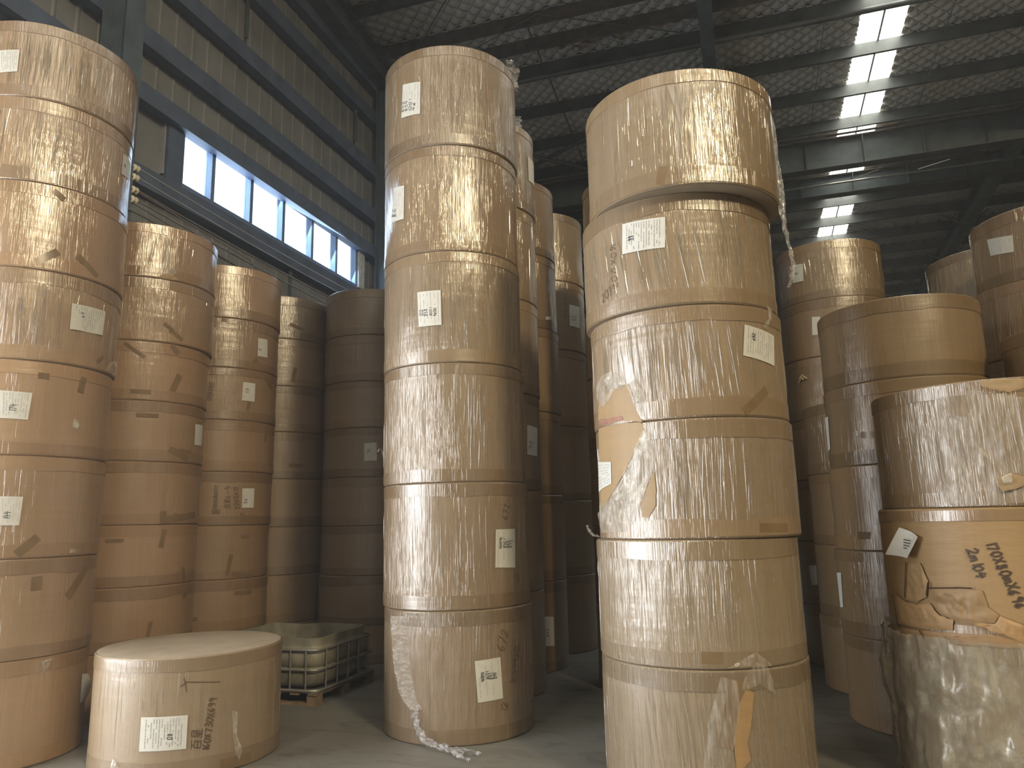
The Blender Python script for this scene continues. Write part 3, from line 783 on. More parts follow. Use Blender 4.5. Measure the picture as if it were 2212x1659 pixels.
T2 = build('T2', 'low stack in right gap', 7.95, [2.59, 1.94, 1.29, 0.65, 0.0],
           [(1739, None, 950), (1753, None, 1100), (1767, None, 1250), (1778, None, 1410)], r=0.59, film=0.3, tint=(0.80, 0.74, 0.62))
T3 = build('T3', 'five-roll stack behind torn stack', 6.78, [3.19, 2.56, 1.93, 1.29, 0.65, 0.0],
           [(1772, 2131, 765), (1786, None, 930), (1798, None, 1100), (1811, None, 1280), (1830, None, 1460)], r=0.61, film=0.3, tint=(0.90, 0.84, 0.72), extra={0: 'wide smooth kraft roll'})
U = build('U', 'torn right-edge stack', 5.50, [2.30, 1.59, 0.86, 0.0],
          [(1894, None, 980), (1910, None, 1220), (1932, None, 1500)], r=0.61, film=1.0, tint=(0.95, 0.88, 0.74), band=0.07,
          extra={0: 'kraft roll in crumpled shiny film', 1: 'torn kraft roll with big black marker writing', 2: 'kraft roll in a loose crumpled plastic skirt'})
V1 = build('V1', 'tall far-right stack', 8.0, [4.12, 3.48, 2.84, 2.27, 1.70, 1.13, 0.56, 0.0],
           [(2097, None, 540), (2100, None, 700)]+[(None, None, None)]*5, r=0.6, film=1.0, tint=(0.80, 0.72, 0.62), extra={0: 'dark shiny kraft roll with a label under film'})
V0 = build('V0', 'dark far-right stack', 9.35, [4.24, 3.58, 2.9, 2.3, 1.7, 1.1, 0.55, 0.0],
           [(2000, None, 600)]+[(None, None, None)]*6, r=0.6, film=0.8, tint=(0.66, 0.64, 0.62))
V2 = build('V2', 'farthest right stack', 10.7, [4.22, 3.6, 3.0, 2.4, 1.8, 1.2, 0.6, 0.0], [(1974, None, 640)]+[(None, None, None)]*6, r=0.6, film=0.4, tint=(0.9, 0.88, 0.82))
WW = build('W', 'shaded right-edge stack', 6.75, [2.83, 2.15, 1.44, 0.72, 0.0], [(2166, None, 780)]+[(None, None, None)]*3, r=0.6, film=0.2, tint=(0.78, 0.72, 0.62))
# ------------------------------------------------------------------ labels
L4 = lambda *a: list(zip(a[::2], a[1::2]))
big3 = lambda a, b_, c_, d_: [(a, 0.42, 0.86, 0.5, 0.022), (b_, 0.55, 0.84, 0.5, 0.022), (c_, 0.68, 0.82, 0.56, 0.028), (d_, 0.80, 0.80, 0.58, 0.028)]
label_on(C[0], L4(871, 184, 909, 177, 908, 246, 868, 256), [('96', .75, .9, .6, .022), ('1001', .55, .9, .5, .025), ('854', .35, .85, .5, .03), ('842', .15, .85, .5, .03)], 6)
label_on(C[1], L4(851, 407, 874, 401, 873, 473, 847, 482), [('84', .4, .9, .6, .028), ('87', .2, .88, .6, .028)], 6)
label_on(C[2], L4(902, 632, 952, 627, 954, 702, 905, 707), [('9600', .8, .75, .5, .022), ('1001', .62, .75, .48, .022), ('858', .42, .72, .5, .03), ('122', .22, .72, .5, .03)], 6)
label_on(C[4], L4(1070, 1144, 1111, 1142, 1112, 1226, 1069, 1226), [('960096', .28, .52, .2, .022), ('1001', .47, .52, .26, .024), ('864', .64, .5, .3, .032), ('872', .82, .5, .28, .032)], 4)
label_on(C[5], L4(1025, 1428, 1080, 1419, 1086, 1508, 1032, 1518), [('960096', .30, .52, .28, .024), ('1601', .48, .5, .28, .026), ('841', .64, .5, .34, .034), ('844', .80, .5, .34, .034)], 4)
label_on(RR[1], L4(1345, 485, 1437, 469, 1437, 535, 1345, 550), [('44', .22, .62, .45, .02), ('33', .28, .62, .45, .02)], 14)
label_on(RR[2], L4(1607, 701, 1670, 726, 1671, 791, 1604, 768), [('682', .3, .45, .2, .02)], 12)
label_on(F_[0], L4(306, 1549, 406, 1544, 402, 1617, 301, 1623), [('128', .70, .72, .5, .03)], 14)
label_on(S1[0], L4(0, 110, 43, 108, 38, 155, 0, 158), [], 9)
label_on(S1[1], L4(265, 331, 281, 352, 279, 393, 261, 375), [('33', .3, .6, .45, .03)], 3)
label_on(S1[3], L4(155, 655, 227, 673, 220, 725, 150, 711), [('64', .35, .5, .25, .04)], 12, curl=lambda s_, t: 0.004*sin(9*s_)*t)
label_on(S1[4], L4(0, 843, 70, 849, 60, 907, 0, 903), [('174', .55, .75, .45, .04)], 9)
label_on(S1[5], L4(0, 1072, 50, 1073, 41, 1135, 0, 1135), [('144', .5, .8, .5, .04)], 7)
label_on(S1[7], L4(176, 1456, 187, 1455, 183, 1512, 171, 1519), [], 3, curl=lambda s_, t: 0.03*s_*sin(3*t+.2))
label_on(S2[3], L4(421, 916, 437, 919, 434, 963, 419, 961), [], 4)
label_on(S3[1], L4(557, 730, 577, 734, 577, 773, 556, 769), [('8', .35, .7, .55, .04)], 4)
label_on(S3[2], L4(525, 825, 551, 829, 549, 868, 522, 865), [('58', .5, .6, .3, .04)], 4)
label_on(S3[4], L4(523, 1055, 549, 1055, 547, 1097, 522, 1097), [('86', .4, .8, .5, .04)], 4)
label_on(S5[3], L4(787, 958, 813, 956, 814, 995, 787, 996), [('7K', .5, .6, .3, .04)], 3)
label_on(B1[0], L4(1139, 338, 1152, 358, 1153, 404, 1141, 390), [], 3)
label_on(B1[3], L4(1138, 918, 1160, 925, 1159, 986, 1138, 982), [('44', .3, .8, .5, .035), ('72', .5, .8, .5, .035)], 4)
label_on(B2[1], L4(1178, 684, 1190, 684, 1190, 691, 1178, 691), [], 1)
label_on(B2[5], L4(1175, 1332, 1195, 1332, 1197, 1395, 1177, 1396), [('843', .4, .7, .4, .03)], 4)
label_on(B3[1], L4(1229, 658, 1251, 664, 1252, 710, 1230, 704), [('831', .35, .75, .45, .035), ('96', .6, .75, .45, .035)], 4)
label_on(T1[0], L4(1712, 573, 1735, 570, 1736, 607, 1713, 612), [('8', .5, .6, .4, .03)], 4)
label_on(T1[1], L4(1754, 685, 1772, 684, 1772, 723, 1755, 724), [], 3)
label_on(T1[5], L4(1748, 1222, 1764, 1221, 1767, 1263, 1754, 1264), [], 3)
label_on(T3[1], L4(1781, 904, 1790, 900, 1795, 970, 1789, 977), [], 2)
label_on(T3[1], L4(1849, 931, 1855, 931, 1856, 942, 1850, 942), [], 1)
label_on(T3[3], L4(1809, 1237, 1818, 1237, 1823, 1311, 1817, 1312), [], 2)
label_on(V1[0], L4(2133, 518, 2188, 508, 2191, 544, 2141, 553), [], 3)
# handwriting
write(F_[0], (451, 1622), (468, 1506), '160X730X699', 0.075, 0.0065, 'pencil', seed=3)
write(F_[0], (432, 1618), (436, 1573), 'bx', 0.062, 0.0055, 'pencil', seed=4)
R_ = F_[0]
def pxline(R_, pts): 
    o = []; ref = None
    for p in pts:
        a, z = cyl(*p, R_.c, R_.r); ref = a if ref is None else ref; o.append((unwrap(a, ref)*R_.r, z))
    return o
strokes_on(R_, (0, 0), (1, 0), (0, 1), [pxline(R_, [(475, 1473), (400, 1473)]), pxline(R_, [(398, 1465), (401, 1478), (403, 1494)]), pxline(R_, [(402, 1475), (388, 1484)])], 0.006, 0.003, 'marker_arrow', MAT['pencil'], R_.root)
write(C[5], (1088, 1410), (1100, 1364), '672', 0.075, 0.004, 'pencil', seed=5)
write(C[5], (1114, 1480), (1122, 1395), '1609960', 0.06, 0.004, 'pencil', seed=6)
write(C[5], (1094, 1540), (1097, 1515), '12', 0.075, 0.004, 'pencil', seed=7)
write(C[4], (1097, 1125), (1100, 1088), '67Z', 0.085, 0.004, 'pencil', seed=8)
write(C[4], (1119, 1262), (1122, 1238), '12', 0.075, 0.004, 'pencil', seed=9)
write(RR[1], (1318, 525), (1322, 625), '160X1207', 0.045, 0.0035, 'pencil', seed=10)
write(RR[1], (1302, 655), (1334, 628), '2073', 0.06, 0.004, 'pencil', seed=11)
write(S3[4], (468, 1102), (472, 1048), '170X680X77', 0.055, 0.005, 'pencil', seed=12)
write(S3[4], (497, 1098), (497, 1048), 'bx6-4', 0.055, 0.005, 'pencil', seed=13)
write(S3[4], (517, 1100), (514, 1050), '2205X17', 0.05, 0.005, 'pencil', seed=14)
write(S3[2], (457, 868), (462, 826), '170X680', 0.06, 0.005, 'pencil', seed=15)
write(B3[1], (1226, 690), (1224, 640), '960X', 0.05, 0.004, 'pencil', seed=16)
write(B1[3], (1145, 905), (1145, 882), '77', 0.06, 0.004, 'pencil', seed=17)
write(U[1], (2128, 1172), (2196, 1318), '170X80mX696', 0.085, 0.009, 'marker', seed=18)
write(U[1], (2086, 1186), (2112, 1252), '2m104', 0.075, 0.009, 'marker', seed=19)
# tape strips
for (rl, a_, b_, w_) in ((RR[2], (1607, 890), (1655, 842), .055), (RR[0], (1425, 400), (1432, 360), .05), (S1[5], (35, 1198), (82, 1160), .06), (S1[6], (145, 1290), (185, 1225), .06),
        (S1[6], (78, 1275), (80, 1245), .07), (S2[2], (370, 745), (385, 765), .05), (S2[2], (372, 845), (388, 810), .06), (S2[3], (365, 970), (405, 992), .06), (S2[4], (345, 1125), (420, 1112), .06), (S2[5], (395, 1225), (396, 1255), .05), (S2[4], (352, 1104), (353, 1128), .06),
        (S3[5], (500, 1240), (540, 1242), .05), (S3[4], (522, 1128), (523, 1108), .05), (T3[1], (1860, 940), (1890, 938), .05), (RR[4], (1515, 1420), (1560, 1422), .06), (RR[3], (1640, 1140), (1700, 1140), .05), (S4[0], (625, 700), (655, 712), .04),
        (F_[0], (475, 1652), (540, 1636), .07), (S3[0], (478, 690), (500, 694), .05), (U[0], (2050, 880), (2090, 876), .12), (RR[5], (1580, 1620), (1600, 1470), .13)):
    tape_on(rl, a_, b_, w_)

# ------------------------------------------------------------------ tension folds of the stretch film (fine raised threads, hundreds per roll)
m, nt, b = newmat('film_fold'); MAT['fold'] = m
b.inputs['Base Color'].default_value = (0.40, 0.35, 0.27, 1); b.inputs['Roughness'].default_value = 0.12
b.inputs['Alpha'].default_value = 0.42; b.inputs['IOR'].default_value = 2.1
def folds(R_, count, seed, lean=0.0, spread=1.9, arc=None, hgt=0.0022, wid=0.0024):
    rs = random.Random(seed); m_ = MB(); h = R_.z1-R_.z0
    face = atan2(-R_.c[1], -R_.c[0])
    for i in range(count):
        if arc: th = rs.uniform(*arc)
        else: th = face+rs.choice((-1, 1))*abs(rs.gauss(0, 0.55))*spread*0.7
        # bunch them
        if rs.random() < 0.6: th = round(th*5)/5+rs.gauss(0, 0.035)
        L = min(h*0.9, 0.05+abs(rs.gauss(0, 0.22))); zc = rs.uniform(0.01, h-0.01-L); le = lean+rs.gauss(0, 0.03)
        n_ = max(2, int(L/0.07)); base = len(m_.v); w_ = wid*rs.uniform(0.5, 1.4); hh = hgt*rs.uniform(0.5, 1.5)
        for k_ in range(n_+1):
            t = k_/n_; z = R_.z0+zc+L*t; u_ = th*R_.r+le*L*t+0.004*noise.noise((z*9, i*3.1, seed)); f = sin(pi*min(1, max(0, t)))**0.5
            for (du_, o_) in ((-w_, 0.0002), (0, hh*f+0.0004), (w_, 0.0002)): m_.v.append(cyl_point(R_, (u_+du_*max(f, 0.1))/R_.r, z, o_+0.0012))
        for k_ in range(n_):
            a = base+3*k_
            m_.f += [(a, a+1, a+4, a+3), (a+1, a+2, a+5, a+4)]
    o = m_.obj('film_folds', MAT['fold'], R_.root); tag(o, kind='stuff'); return o
for i, (rl, cnt, le) in enumerate(((C[0], 260, 0.02), (C[1], 170, 0.02), (C[2], 190, 0.0), (C[3], 220, 0.02), (C[4], 220, 0.0), (C[5], 160, 0.03), (RR[0], 130, 0.02), (RR[1], 330, -0.12), (RR[2], 330, -0.06), (RR[3], 240, 0.02), (RR[4], 150, 0.0), (RR[5], 220, -0.1),
        (S1[0], 420, 0.02), (S1[1], 170, 0.05), (S1[3], 170, 0.02), (S2[0], 70, 0.1), (S2[1], 70, 0.02), (B1[0], 80, 0), (B1[1], 100, 0), (U[0], 320, -0.05), (V1[0], 260, 0.05), (V1[1], 260, 0.05), (V0[0], 260, 0.05), (T1[0], 80, 0), (F_[0], 50, 0))):
    folds(rl, cnt, 100+i, le)

# scraps of packing tape patching the wrapping
rs = random.Random(55)
for grp in (S1, S2, S3, S3, S4, T3, T1, B1):
    for rl in grp:
        face = atan2(-rl.c[1], -rl.c[0]); h = rl.z1-rl.z0
        for k_ in range(rs.choice((0, 1, 2, 3) if grp in (S1, S2, S3) else (0, 0, 1))):
            th = face+rs.uniform(-1.0, 1.0); zc = rl.z0+(rs.uniform(0.05, 0.16) if rs.random() < .55 else h-rs.uniform(0.05, 0.16))
            L = rs.uniform(0.06, 0.22); a_ = rs.choice((0, 0, 0, 0.7, -0.6, 1.4)); w_ = rs.uniform(0.03, 0.055)
            dz = sin(a_)*L/2; du = cos(a_)*L/2/rl.r
            zc = max(rl.z0+abs(dz)+w_*0.7+0.01, min(rl.z1-abs(dz)-w_*0.7-0.01, zc)); nz = cos(a_)*w_/2; nu_ = -sin(a_)*w_/2/rl.r
            cs = [(th-du+nu_, zc-dz+nz), (th+du+nu_, zc+dz+nz), (th+du-nu_, zc+dz-nz), (th-du-nu_, zc-dz-nz)]
            patch(rl, cs, 0.0040, 'tape_strip', MAT['tape'], rl.root, 6, 2)

# ------------------------------------------------------------------ film pieces, tears and flaps
def blob_patch(R_, outline, off, name, mat, parent, relief=0.0, n_=14, seed=0, uvs=1.0, lift=None):
    """irregular sheet on the roll: polygon outline given as sight points, filled with a ring grid"""
    pts = []; ref = None
    for p in outline:
        a, z = cyl(*p, R_.c, R_.r); ref = a if ref is None else ref; pts.append((unwrap(a, ref)*R_.r, z))
    # densify
    dn = []
    for i in range(len(pts)):
        a, b_ = pts[i], pts[(i+1) % len(pts)]; k_ = max(2, int(hypot(b_[0]-a[0], b_[1]-a[1])/0.02))
        for t in range(k_): 
            j_ = 0.003*noise.noise((a[0]*20+t*1.3, a[1]*20, seed))
            dn.append((a[0]+(b_[0]-a[0])*t/k_+j_*2, a[1]+(b_[1]-a[1])*t/k_+j_*2))
    cx_, cz_ = sum(p[0] for p in dn)/len(dn), sum(p[1] for p in dn)/len(dn)
    m_ = MB(); P = []; uv = []
    for k_ in range(n_+1):
        f = 1-k_/n_*0.985; row = []
        for (u_, z_) in dn:
            uu, zz = cx_+(u_-cx_)*f, cz_+(z_-cz_)*f
            o_ = off+relief*(0.5+0.9*noise.noise((uu*16+seed, zz*9, seed))+0.5*noise.noise((uu*40, zz*25, seed+3)))*(min(1, (1-f)*3+0.15))
            if lift: o_ += lift(uu-cx_, zz-cz_)
            row.append(cyl_point(R_, uu/R_.r, zz, max(off*0.5, o_))); uv.append((uu*uvs+seed, zz*uvs))
        P.append(row)
    m_.grid(P, True)
    me = m_.mesh(name, True); l = me.uv_layers.new(name='UVMap'); dat = []
    for p in me.polygons:
        for li in p.loop_indices: dat += list(uv[me.loops[li].vertex_index])
    l.data.foreach_set('uv', dat)
    return link(name, me, mat, parent)
Pl = lambda *a: list(zip(a[::2], a[1::2]))
# bare paper showing where film is torn (matt kraft sheet, under)
bare = []
o = blob_patch(RR[2], Pl(1293, 905, 1296, 862, 1322, 845, 1346, 832, 1358, 830, 1366, 850, 1372, 880, 1385, 905, 1389, 912), 0.004, 'bare_paper', MAT['kraft'], RR[2].root, 0.0, seed=1); o.color = (1.04, 1.0, .95, 1)
o = blob_patch(RR[3], Pl(1294, 922, 1340, 914, 1386, 912, 1394, 930, 1388, 948, 1372, 975, 1352, 1018, 1330, 1055, 1312, 1085, 1300, 1105, 1297, 1030), 0.004, 'bare_paper', MAT['kraft'], RR[3].root, 0.0, seed=2); o.color = (1.04, 1.0, .95, 1)
o = blob_patch(RR[3], Pl(1413, 1018, 1417, 1050, 1417, 1092, 1402, 1118, 1388, 1115, 1384, 1090, 1395, 1062), 0.004, 'bare_paper', MAT['kraft'], RR[3].root, 0.0, seed=3); o.color = (.98, .95, .90, 1)
# red stain line of dye at the foot of the torn roll
o = blob_patch(RR[2], Pl(1297, 921, 1320, 915, 1348, 908, 1346, 898, 1320, 903, 1297, 908), 0.0052, 'red_stain', plain('red_dye_stain', (0.30, 0.15, 0.10), 0.6, 0, 0.25, 30), RR[2].root, 0, seed=5)
# gathered film over and beside the tears
blob_patch(RR[2], Pl(1292, 862, 1290, 840, 1300, 815, 1322, 802, 1345, 815, 1357, 830, 1340, 838, 1325, 845, 1318, 865, 1305, 880), 0.006, 'torn_film', MAT['filmthick'], RR[2].root, 0.014, seed=6)
blob_patch(RR[2], Pl(1352, 828, 1372, 818, 1392, 850, 1392, 900, 1386, 905, 1372, 878), 0.006, 'torn_film', MAT['filmthick'], RR[2].root, 0.014, seed=7)
blob_patch(RR[3], Pl(1390, 930, 1412, 940, 1413, 1010, 1395, 1060, 1384, 1090, 1370, 1130, 1352, 1148, 1325, 1150, 1300, 1152, 1296, 1118, 1312, 1088, 1345, 1035, 1370, 978), 0.006, 'torn_film', MAT['filmthick'], RR[3].root, 0.024, seed=8, n_=20)
lb = label_on(RR[3], L4(1295, 998, 1322, 998, 1323, 1045, 1296, 1063), [], 8, off=0.0075, vertical=False)
# sixth roll: long split
o = blob_patch(RR[5], Pl(1610, 1490, 1628, 1495, 1622, 1560, 1612, 1612, 1622, 1640, 1606, 1659, 1590, 1659, 1586, 1600, 1596, 1520), 0.005, 'bare_paper', MAT['kraft'], RR[5].root, 0.0, seed=11); o.color = (1.1, .98, .85, 1)
blob_patch(RR[5], Pl(1556, 1462, 1592, 1470, 1598, 1520, 1588, 1600, 1570, 1659, 1520, 1659, 1530, 1560), 0.006, 'torn_film', MAT['film'], RR[5].root, 0.012, seed=12)
blob_patch(RR[5], Pl(1632, 1430, 1655, 1438, 1668, 1470, 1672, 1500, 1640, 1478, 1612, 1492, 1600, 1488, 1612, 1455), 0.006, 'torn_film', MAT['film'], RR[5].root, 0.014, seed=13)
blob_patch(RR[4], Pl(1572, 1443, 1612, 1418, 1632, 1408, 1654, 1425, 1668, 1438, 1640, 1441), 0.006, 'torn_film', MAT['film'], RR[4].root, 0.016, seed=14)
# flaps and crumbs on other rolls
o = blob_patch(F_[0], Pl(500, 1535, 511, 1538, 506, 1572, 512, 1600, 522, 1622, 516, 1642, 508, 1625, 502, 1590), 0.005, 'torn_film', MAT['filmthick'], F_[0].root, 0.02, seed=15)
blob_patch(F_[0], Pl(244, 1638, 252, 1645, 262, 1659, 244, 1659), 0.005, 'torn_film', MAT['filmthick'], F_[0].root, 0.02, seed=16)
blob_patch(S1[7], Pl(88, 1428, 112, 1420, 104, 1440, 92, 1455), 0.005, 'torn_film', MAT['filmthick'], S1[7].root, 0.02, seed=17)
blob_patch(S1[5], Pl(146, 1196, 152, 1184, 165, 1187, 158, 1196), 0.005, 'torn_film', MAT['filmthick'], S1[5].root, 0.02, seed=18)
blob_patch(S1[3], Pl(226, 800, 235, 782, 250, 780, 246, 815), 0.008, 'torn_film', MAT['filmthick'], S1[3].root, 0.02, seed=19)
blob_patch(S1[4], Pl(158, 905, 168, 907, 172, 922, 164, 930, 156, 922), 0.004, 'torn_film', MAT['filmthick'], S1[4].root, 0.012, seed=20)
blob_patch(S2[0], Pl(338, 600, 352, 592, 372, 594, 388, 607, 370, 606, 352, 603), 0.005, 'bare_paper', MAT['kraft'], S2[0].root, 0.008, seed=21)
blob_patch(S2[0], Pl(342, 492, 350, 492, 365, 540, 382, 590, 360, 592, 345, 590, 350, 545), 0.004, 'torn_film', MAT['film'], S2[0].root, 0.012, seed=22)
blob_patch(S2[7], Pl(417, 1325, 430, 1322, 455, 1324, 445, 1330, 428, 1332, 418, 1338), 0.004, 'torn_film', MAT['filmthick'], S3[6].root, 0.012, seed=23) if False else None
blob_patch(S3[5], Pl(418, 1326, 432, 1320, 458, 1322, 444, 1329, 428, 1331, 418, 1338), 0.004, 'torn_film', MAT['filmthick'], S3[6].root, 0.012, seed=23)
blob_patch(T1[2], Pl(1722, 820, 1733, 808, 1748, 818, 1730, 818, 1727, 838), 0.006, 'torn_flap', MAT['band'], T1[2].root, 0.02, seed=24)
blob_patch(C[3], Pl(985, 787, 992, 787, 990, 815, 984, 850, 978, 900, 970, 930, 974, 880, 980, 830), 0.003, 'film_seam', MAT['film'], C[3].root, 0.008, seed=25)
blob_patch(RR[0], Pl(1440, 185, 1500, 182, 1480, 190, 1474, 260, 1478, 350, 1468, 390, 1460, 330, 1462, 250, 1458, 192), 0.003, 'film_seam', MAT['film'], RR[0].root, 0.008, seed=26)
blob_patch(RR[2], Pl(1655, 660, 1666, 670, 1664, 690, 1655, 712, 1646, 706, 1658, 690), 0.005, 'torn_film', MAT['filmthick'], RR[2].root, 0.012, seed=27)
# torn stack at right: crumpled film, bare top, layered torn paper, loose tag, skirt
blob_patch(U[0], Pl(2110, 826, 2160, 819, 2211, 818, 2211, 838, 2180, 848, 2150, 842, 2122, 836), 0.005, 'bare_paper', MAT['kraft'], U[0].root, 0.004, seed=31)
blob_patch(U[0], Pl(2020, 860, 2100, 842, 2211, 860, 2211, 1085, 2120, 1092, 2055, 1088, 2036, 980), 0.003, 'crumpled_film', MAT['film'], U[0].root, 0.018, seed=32, n_=26)  # crumpled film; its pale left edge also stands in for the shade boundary
blob_patch(U[0], Pl(2152, 1035, 2180, 1022, 2211, 1030, 2211, 1048, 2190, 1058, 2165, 1062, 2155, 1050), 0.020, 'bare_paper', MAT['kraft'], U[0].root, 0.004, seed=33)
blob_patch(U[0], Pl(2162, 1030, 2182, 1022, 2186, 1044, 2166, 1046), 0.03, 'torn_film', MAT['filmthick'], U[0].root, 0.01, seed=34)
U[1].body.data.materials.clear(); U[1].body.data.materials.append(MAT['kraft']); U[1].body.color = (1.0, .93, .82, 1)
for ch in U[1].root.children:
    if ch.name.startswith('edge_band'): ch.color = (1.02, .93, .82, 0.2)
def tear_lift(a, b_):
    return lambda u_, z_: max(0, a*u_+b_*z_)
def torn_sheet(outline, off, relief, seed, tn, lf=None):
    o = blob_patch(U[1], outline, off, 'torn_paper_layer', MAT['kraft'], U[1].root, relief, seed=seed, n_=16, lift=lf); o.color = tn
    return o
torn_sheet(Pl(1962, 1215, 1990, 1215, 2008, 1255, 2004, 1290, 1985, 1300, 1958, 1295, 1960, 1250), 0.010, 0.010, 41, (1.0, .93, .83, 1))
torn_sheet(Pl(2012, 1268, 2060, 1272, 2122, 1275, 2135, 1310, 2158, 1330, 2150, 1345, 2110, 1348, 2070, 1345, 2030, 1325, 2008, 1292), 0.006, 0.016, 42, (.92, .85, .78, 1))
torn_sheet(Pl(1936, 1282, 1942, 1345, 2000, 1358, 2060, 1362, 2062, 1338, 2032, 1330, 2010, 1302, 1990, 1306, 1962, 1300), 0.012, 0.008, 43, (1.02, .92, .78, 1))
torn_sheet(Pl(2160, 1330, 2211, 1350, 2211, 1390, 2150, 1366, 2110, 1352, 2100, 1345, 2150, 1347), 0.010, 0.014, 44, (1.15, 1.02, .88, 1))
torn_sheet(Pl(1925, 1350, 2000, 1362, 2100, 1370, 2211, 1372, 2211, 1400, 2090, 1396, 2000, 1385, 1925, 1368), 0.010, 0.005, 45, (.92, .80, .68, 1))
dk = plain('painted_tear_shade', (0.03, 0.018, 0.01), 0.9)  # near-black colour for strokes that paint the shade inside the tears
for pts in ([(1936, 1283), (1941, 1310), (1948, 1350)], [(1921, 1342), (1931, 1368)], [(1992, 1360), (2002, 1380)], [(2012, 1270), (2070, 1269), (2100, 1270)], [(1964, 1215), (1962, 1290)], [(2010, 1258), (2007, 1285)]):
    strokes_on(U[1], (0, 0), (1, 0), (0, 1), [pxline(U[1], pts)], 0.007, 0.024, 'tear_shade_stroke', dk, U[1].root)
# curled tag
cs = pxc(U[1], [(1955, 1139), (1993, 1160), (1980, 1205), (1937, 1197)])
tagp = patch(U[1], cs, 0.012, 'paper_label', MAT['label'], U[1].root, 10, 8, curl=lambda s_, t: 0.05*(0.5-s_)**2*4*0.6+0.03*t)
strokes_on(U[1], (0, 0), (1, 0), (0, 1), [pxline(U[1], [(1963, 1165+i*6), (1976, 1168+i*6)]) for i in range(4)], 0.006, 0.036, 'figures', MAT['ink'], tagp)
# skirt of loose plastic on the lowest roll
P = []; uv = []
r0 = U[2]
a_left, _ = cyl(1925, 1400, r0.c, r0.r)
ths = [unwrap(a_left, -pi/2)-0.35+i*0.028 for i in range(100)]
for j in range(36):
    t = j/35; row = []
    for i, th in enumerate(ths):
        zt = 0.875+0.022*noise.noise((th*5, 0, 2)); zb_ = 0.075+0.05*noise.noise((th*3.1, 7, 2))
        z = zt+(zb_-zt)*t
        o_ = 0.022+0.05*max(0, noise.noise((th*3.2, z*2.5, 4)))+0.022*noise.noise((th*11, z*7, 8))+0.010*noise.noise((th*30, z*22, 1))
        row.append(cyl_point(r0, th, z, max(0.004, o_))); uv.append((th*0.6, z))
    P.append(row)
me = MB().grid(P).mesh('plastic_skirt', True); l = me.uv_layers.new(name='UVMap'); dat = []
for p in me.polygons:
    for li in p.loop_indices: dat += list(uv[me.loops[li].vertex_index])
l.data.foreach_set('uv', dat)
MAT['skirt'] = film_mat('loose_crumpled_plastic', 0.62, (0.42, 0.38, 0.29), (9, 5, 1))
link('plastic_skirt', me, MAT['skirt'], r0.root)

# ---- hanging tails of film (parts of the roll they come from)
def ribbon(pts, widths, name, mat, parent, seed=0, wdir=None, crumple=0.02, nu=8):
    P = []; uv = []; pts = [Vector(p) for p in pts]
    N = (len(pts)-1)*8
    def cat(t):
        t = min(len(pts)-1.0001, t); i = int(t); f = t-i
        p0, p1, p2, p3 = pts[max(0, i-1)], pts[i], pts[min(len(pts)-1, i+1)], pts[min(len(pts)-1, i+2)]
        return 0.5*((2*p1)+(p2-p0)*f+(2*p0-5*p1+4*p2-p3)*f*f+(3*p1-p0-3*p2+p3)*f**3)
    for j in range(N+1):
        t = j/N*(len(pts)-1); c_ = cat(t); i0 = int(min(len(widths)-2, t)); w_ = widths[i0]+(widths[i0+1]-widths[i0])*(t-i0)
        side = Vector(wdir) if wdir is not None else Vector((0.93, 0.37, 0)); row = []
        for i in range(nu+1):
            s_ = i/nu-0.5
            d_ = Vector((noise.noise((i*1.7, j*0.35, seed)), noise.noise((i*1.7, j*0.35, seed+9)), noise.noise((i, j*0.4, seed+5))))*crumple
            row.append(c_+side*w_*s_+d_); uv.append((i*0.02+seed, j*0.03))
        P.append(row)
    me = MB().grid(P).mesh(name, True); l = me.uv_layers.new(name='UVMap'); dat = []
    for p in me.polygons:
        for li in p.loop_indices: dat += list(uv[me.loops[li].vertex_index])
    l.data.foreach_set('uv', dat)
    return link(name, me, mat, parent)
def on(R_, x, y, off):
    a, z = cyl(x, y, R_.c, R_.r); return cyl_point(R_, a, z, off)
def flr(R_, x, y, dz=0.02):
    p = plane(x, y, (0, 0, 1), dz); return (p.x-R_.c[0], p.y-R_.c[1], p.z-R_.z0)
# sheet part of the tail clinging to the bottom centre roll, then the twisted tail onto the floor
MAT['clear'] = film_mat('clear_tail_film', 0.42, (0.80, 0.80, 0.84), (30, 30, 1))
ribbon([on(C[5], 878, 1330, .006), on(C[5], 880, 1390, .006), on(C[5], 885, 1450, .008), on(C[5], 892, 1500, .012), on(C[5], 903, 1532, .02)], [.23, .22, .21, .17, .08], 'film_tail', MAT['clear'], C[5].root, 1, crumple=0.006)
ribbon([on(C[5], 902, 1528, .02), on(C[5], 905, 1560, .04), on(C[5], 925, 1590, .07), flr(C[5], 955, 1613, .05), flr(C[5], 985, 1622, .03), flr(C[5], 1038, 1628, .02)], [.06, .11, .10, .09, .13, .05], 'film_tail', MAT['clear'], C[5].root, 2, wdir=(0.6, -0.5, 0.5), crumple=0.035)
ribbon([flr(C[5], 975, 1618, .03), flr(C[5], 990, 1632, .03), flr(C[5], 1015, 1641, .02)], [.07, .06, .02], 'film_tail', MAT['clear'], C[5].root, 3, wdir=(0.6, -0.6, 0.2), crumple=0.03)
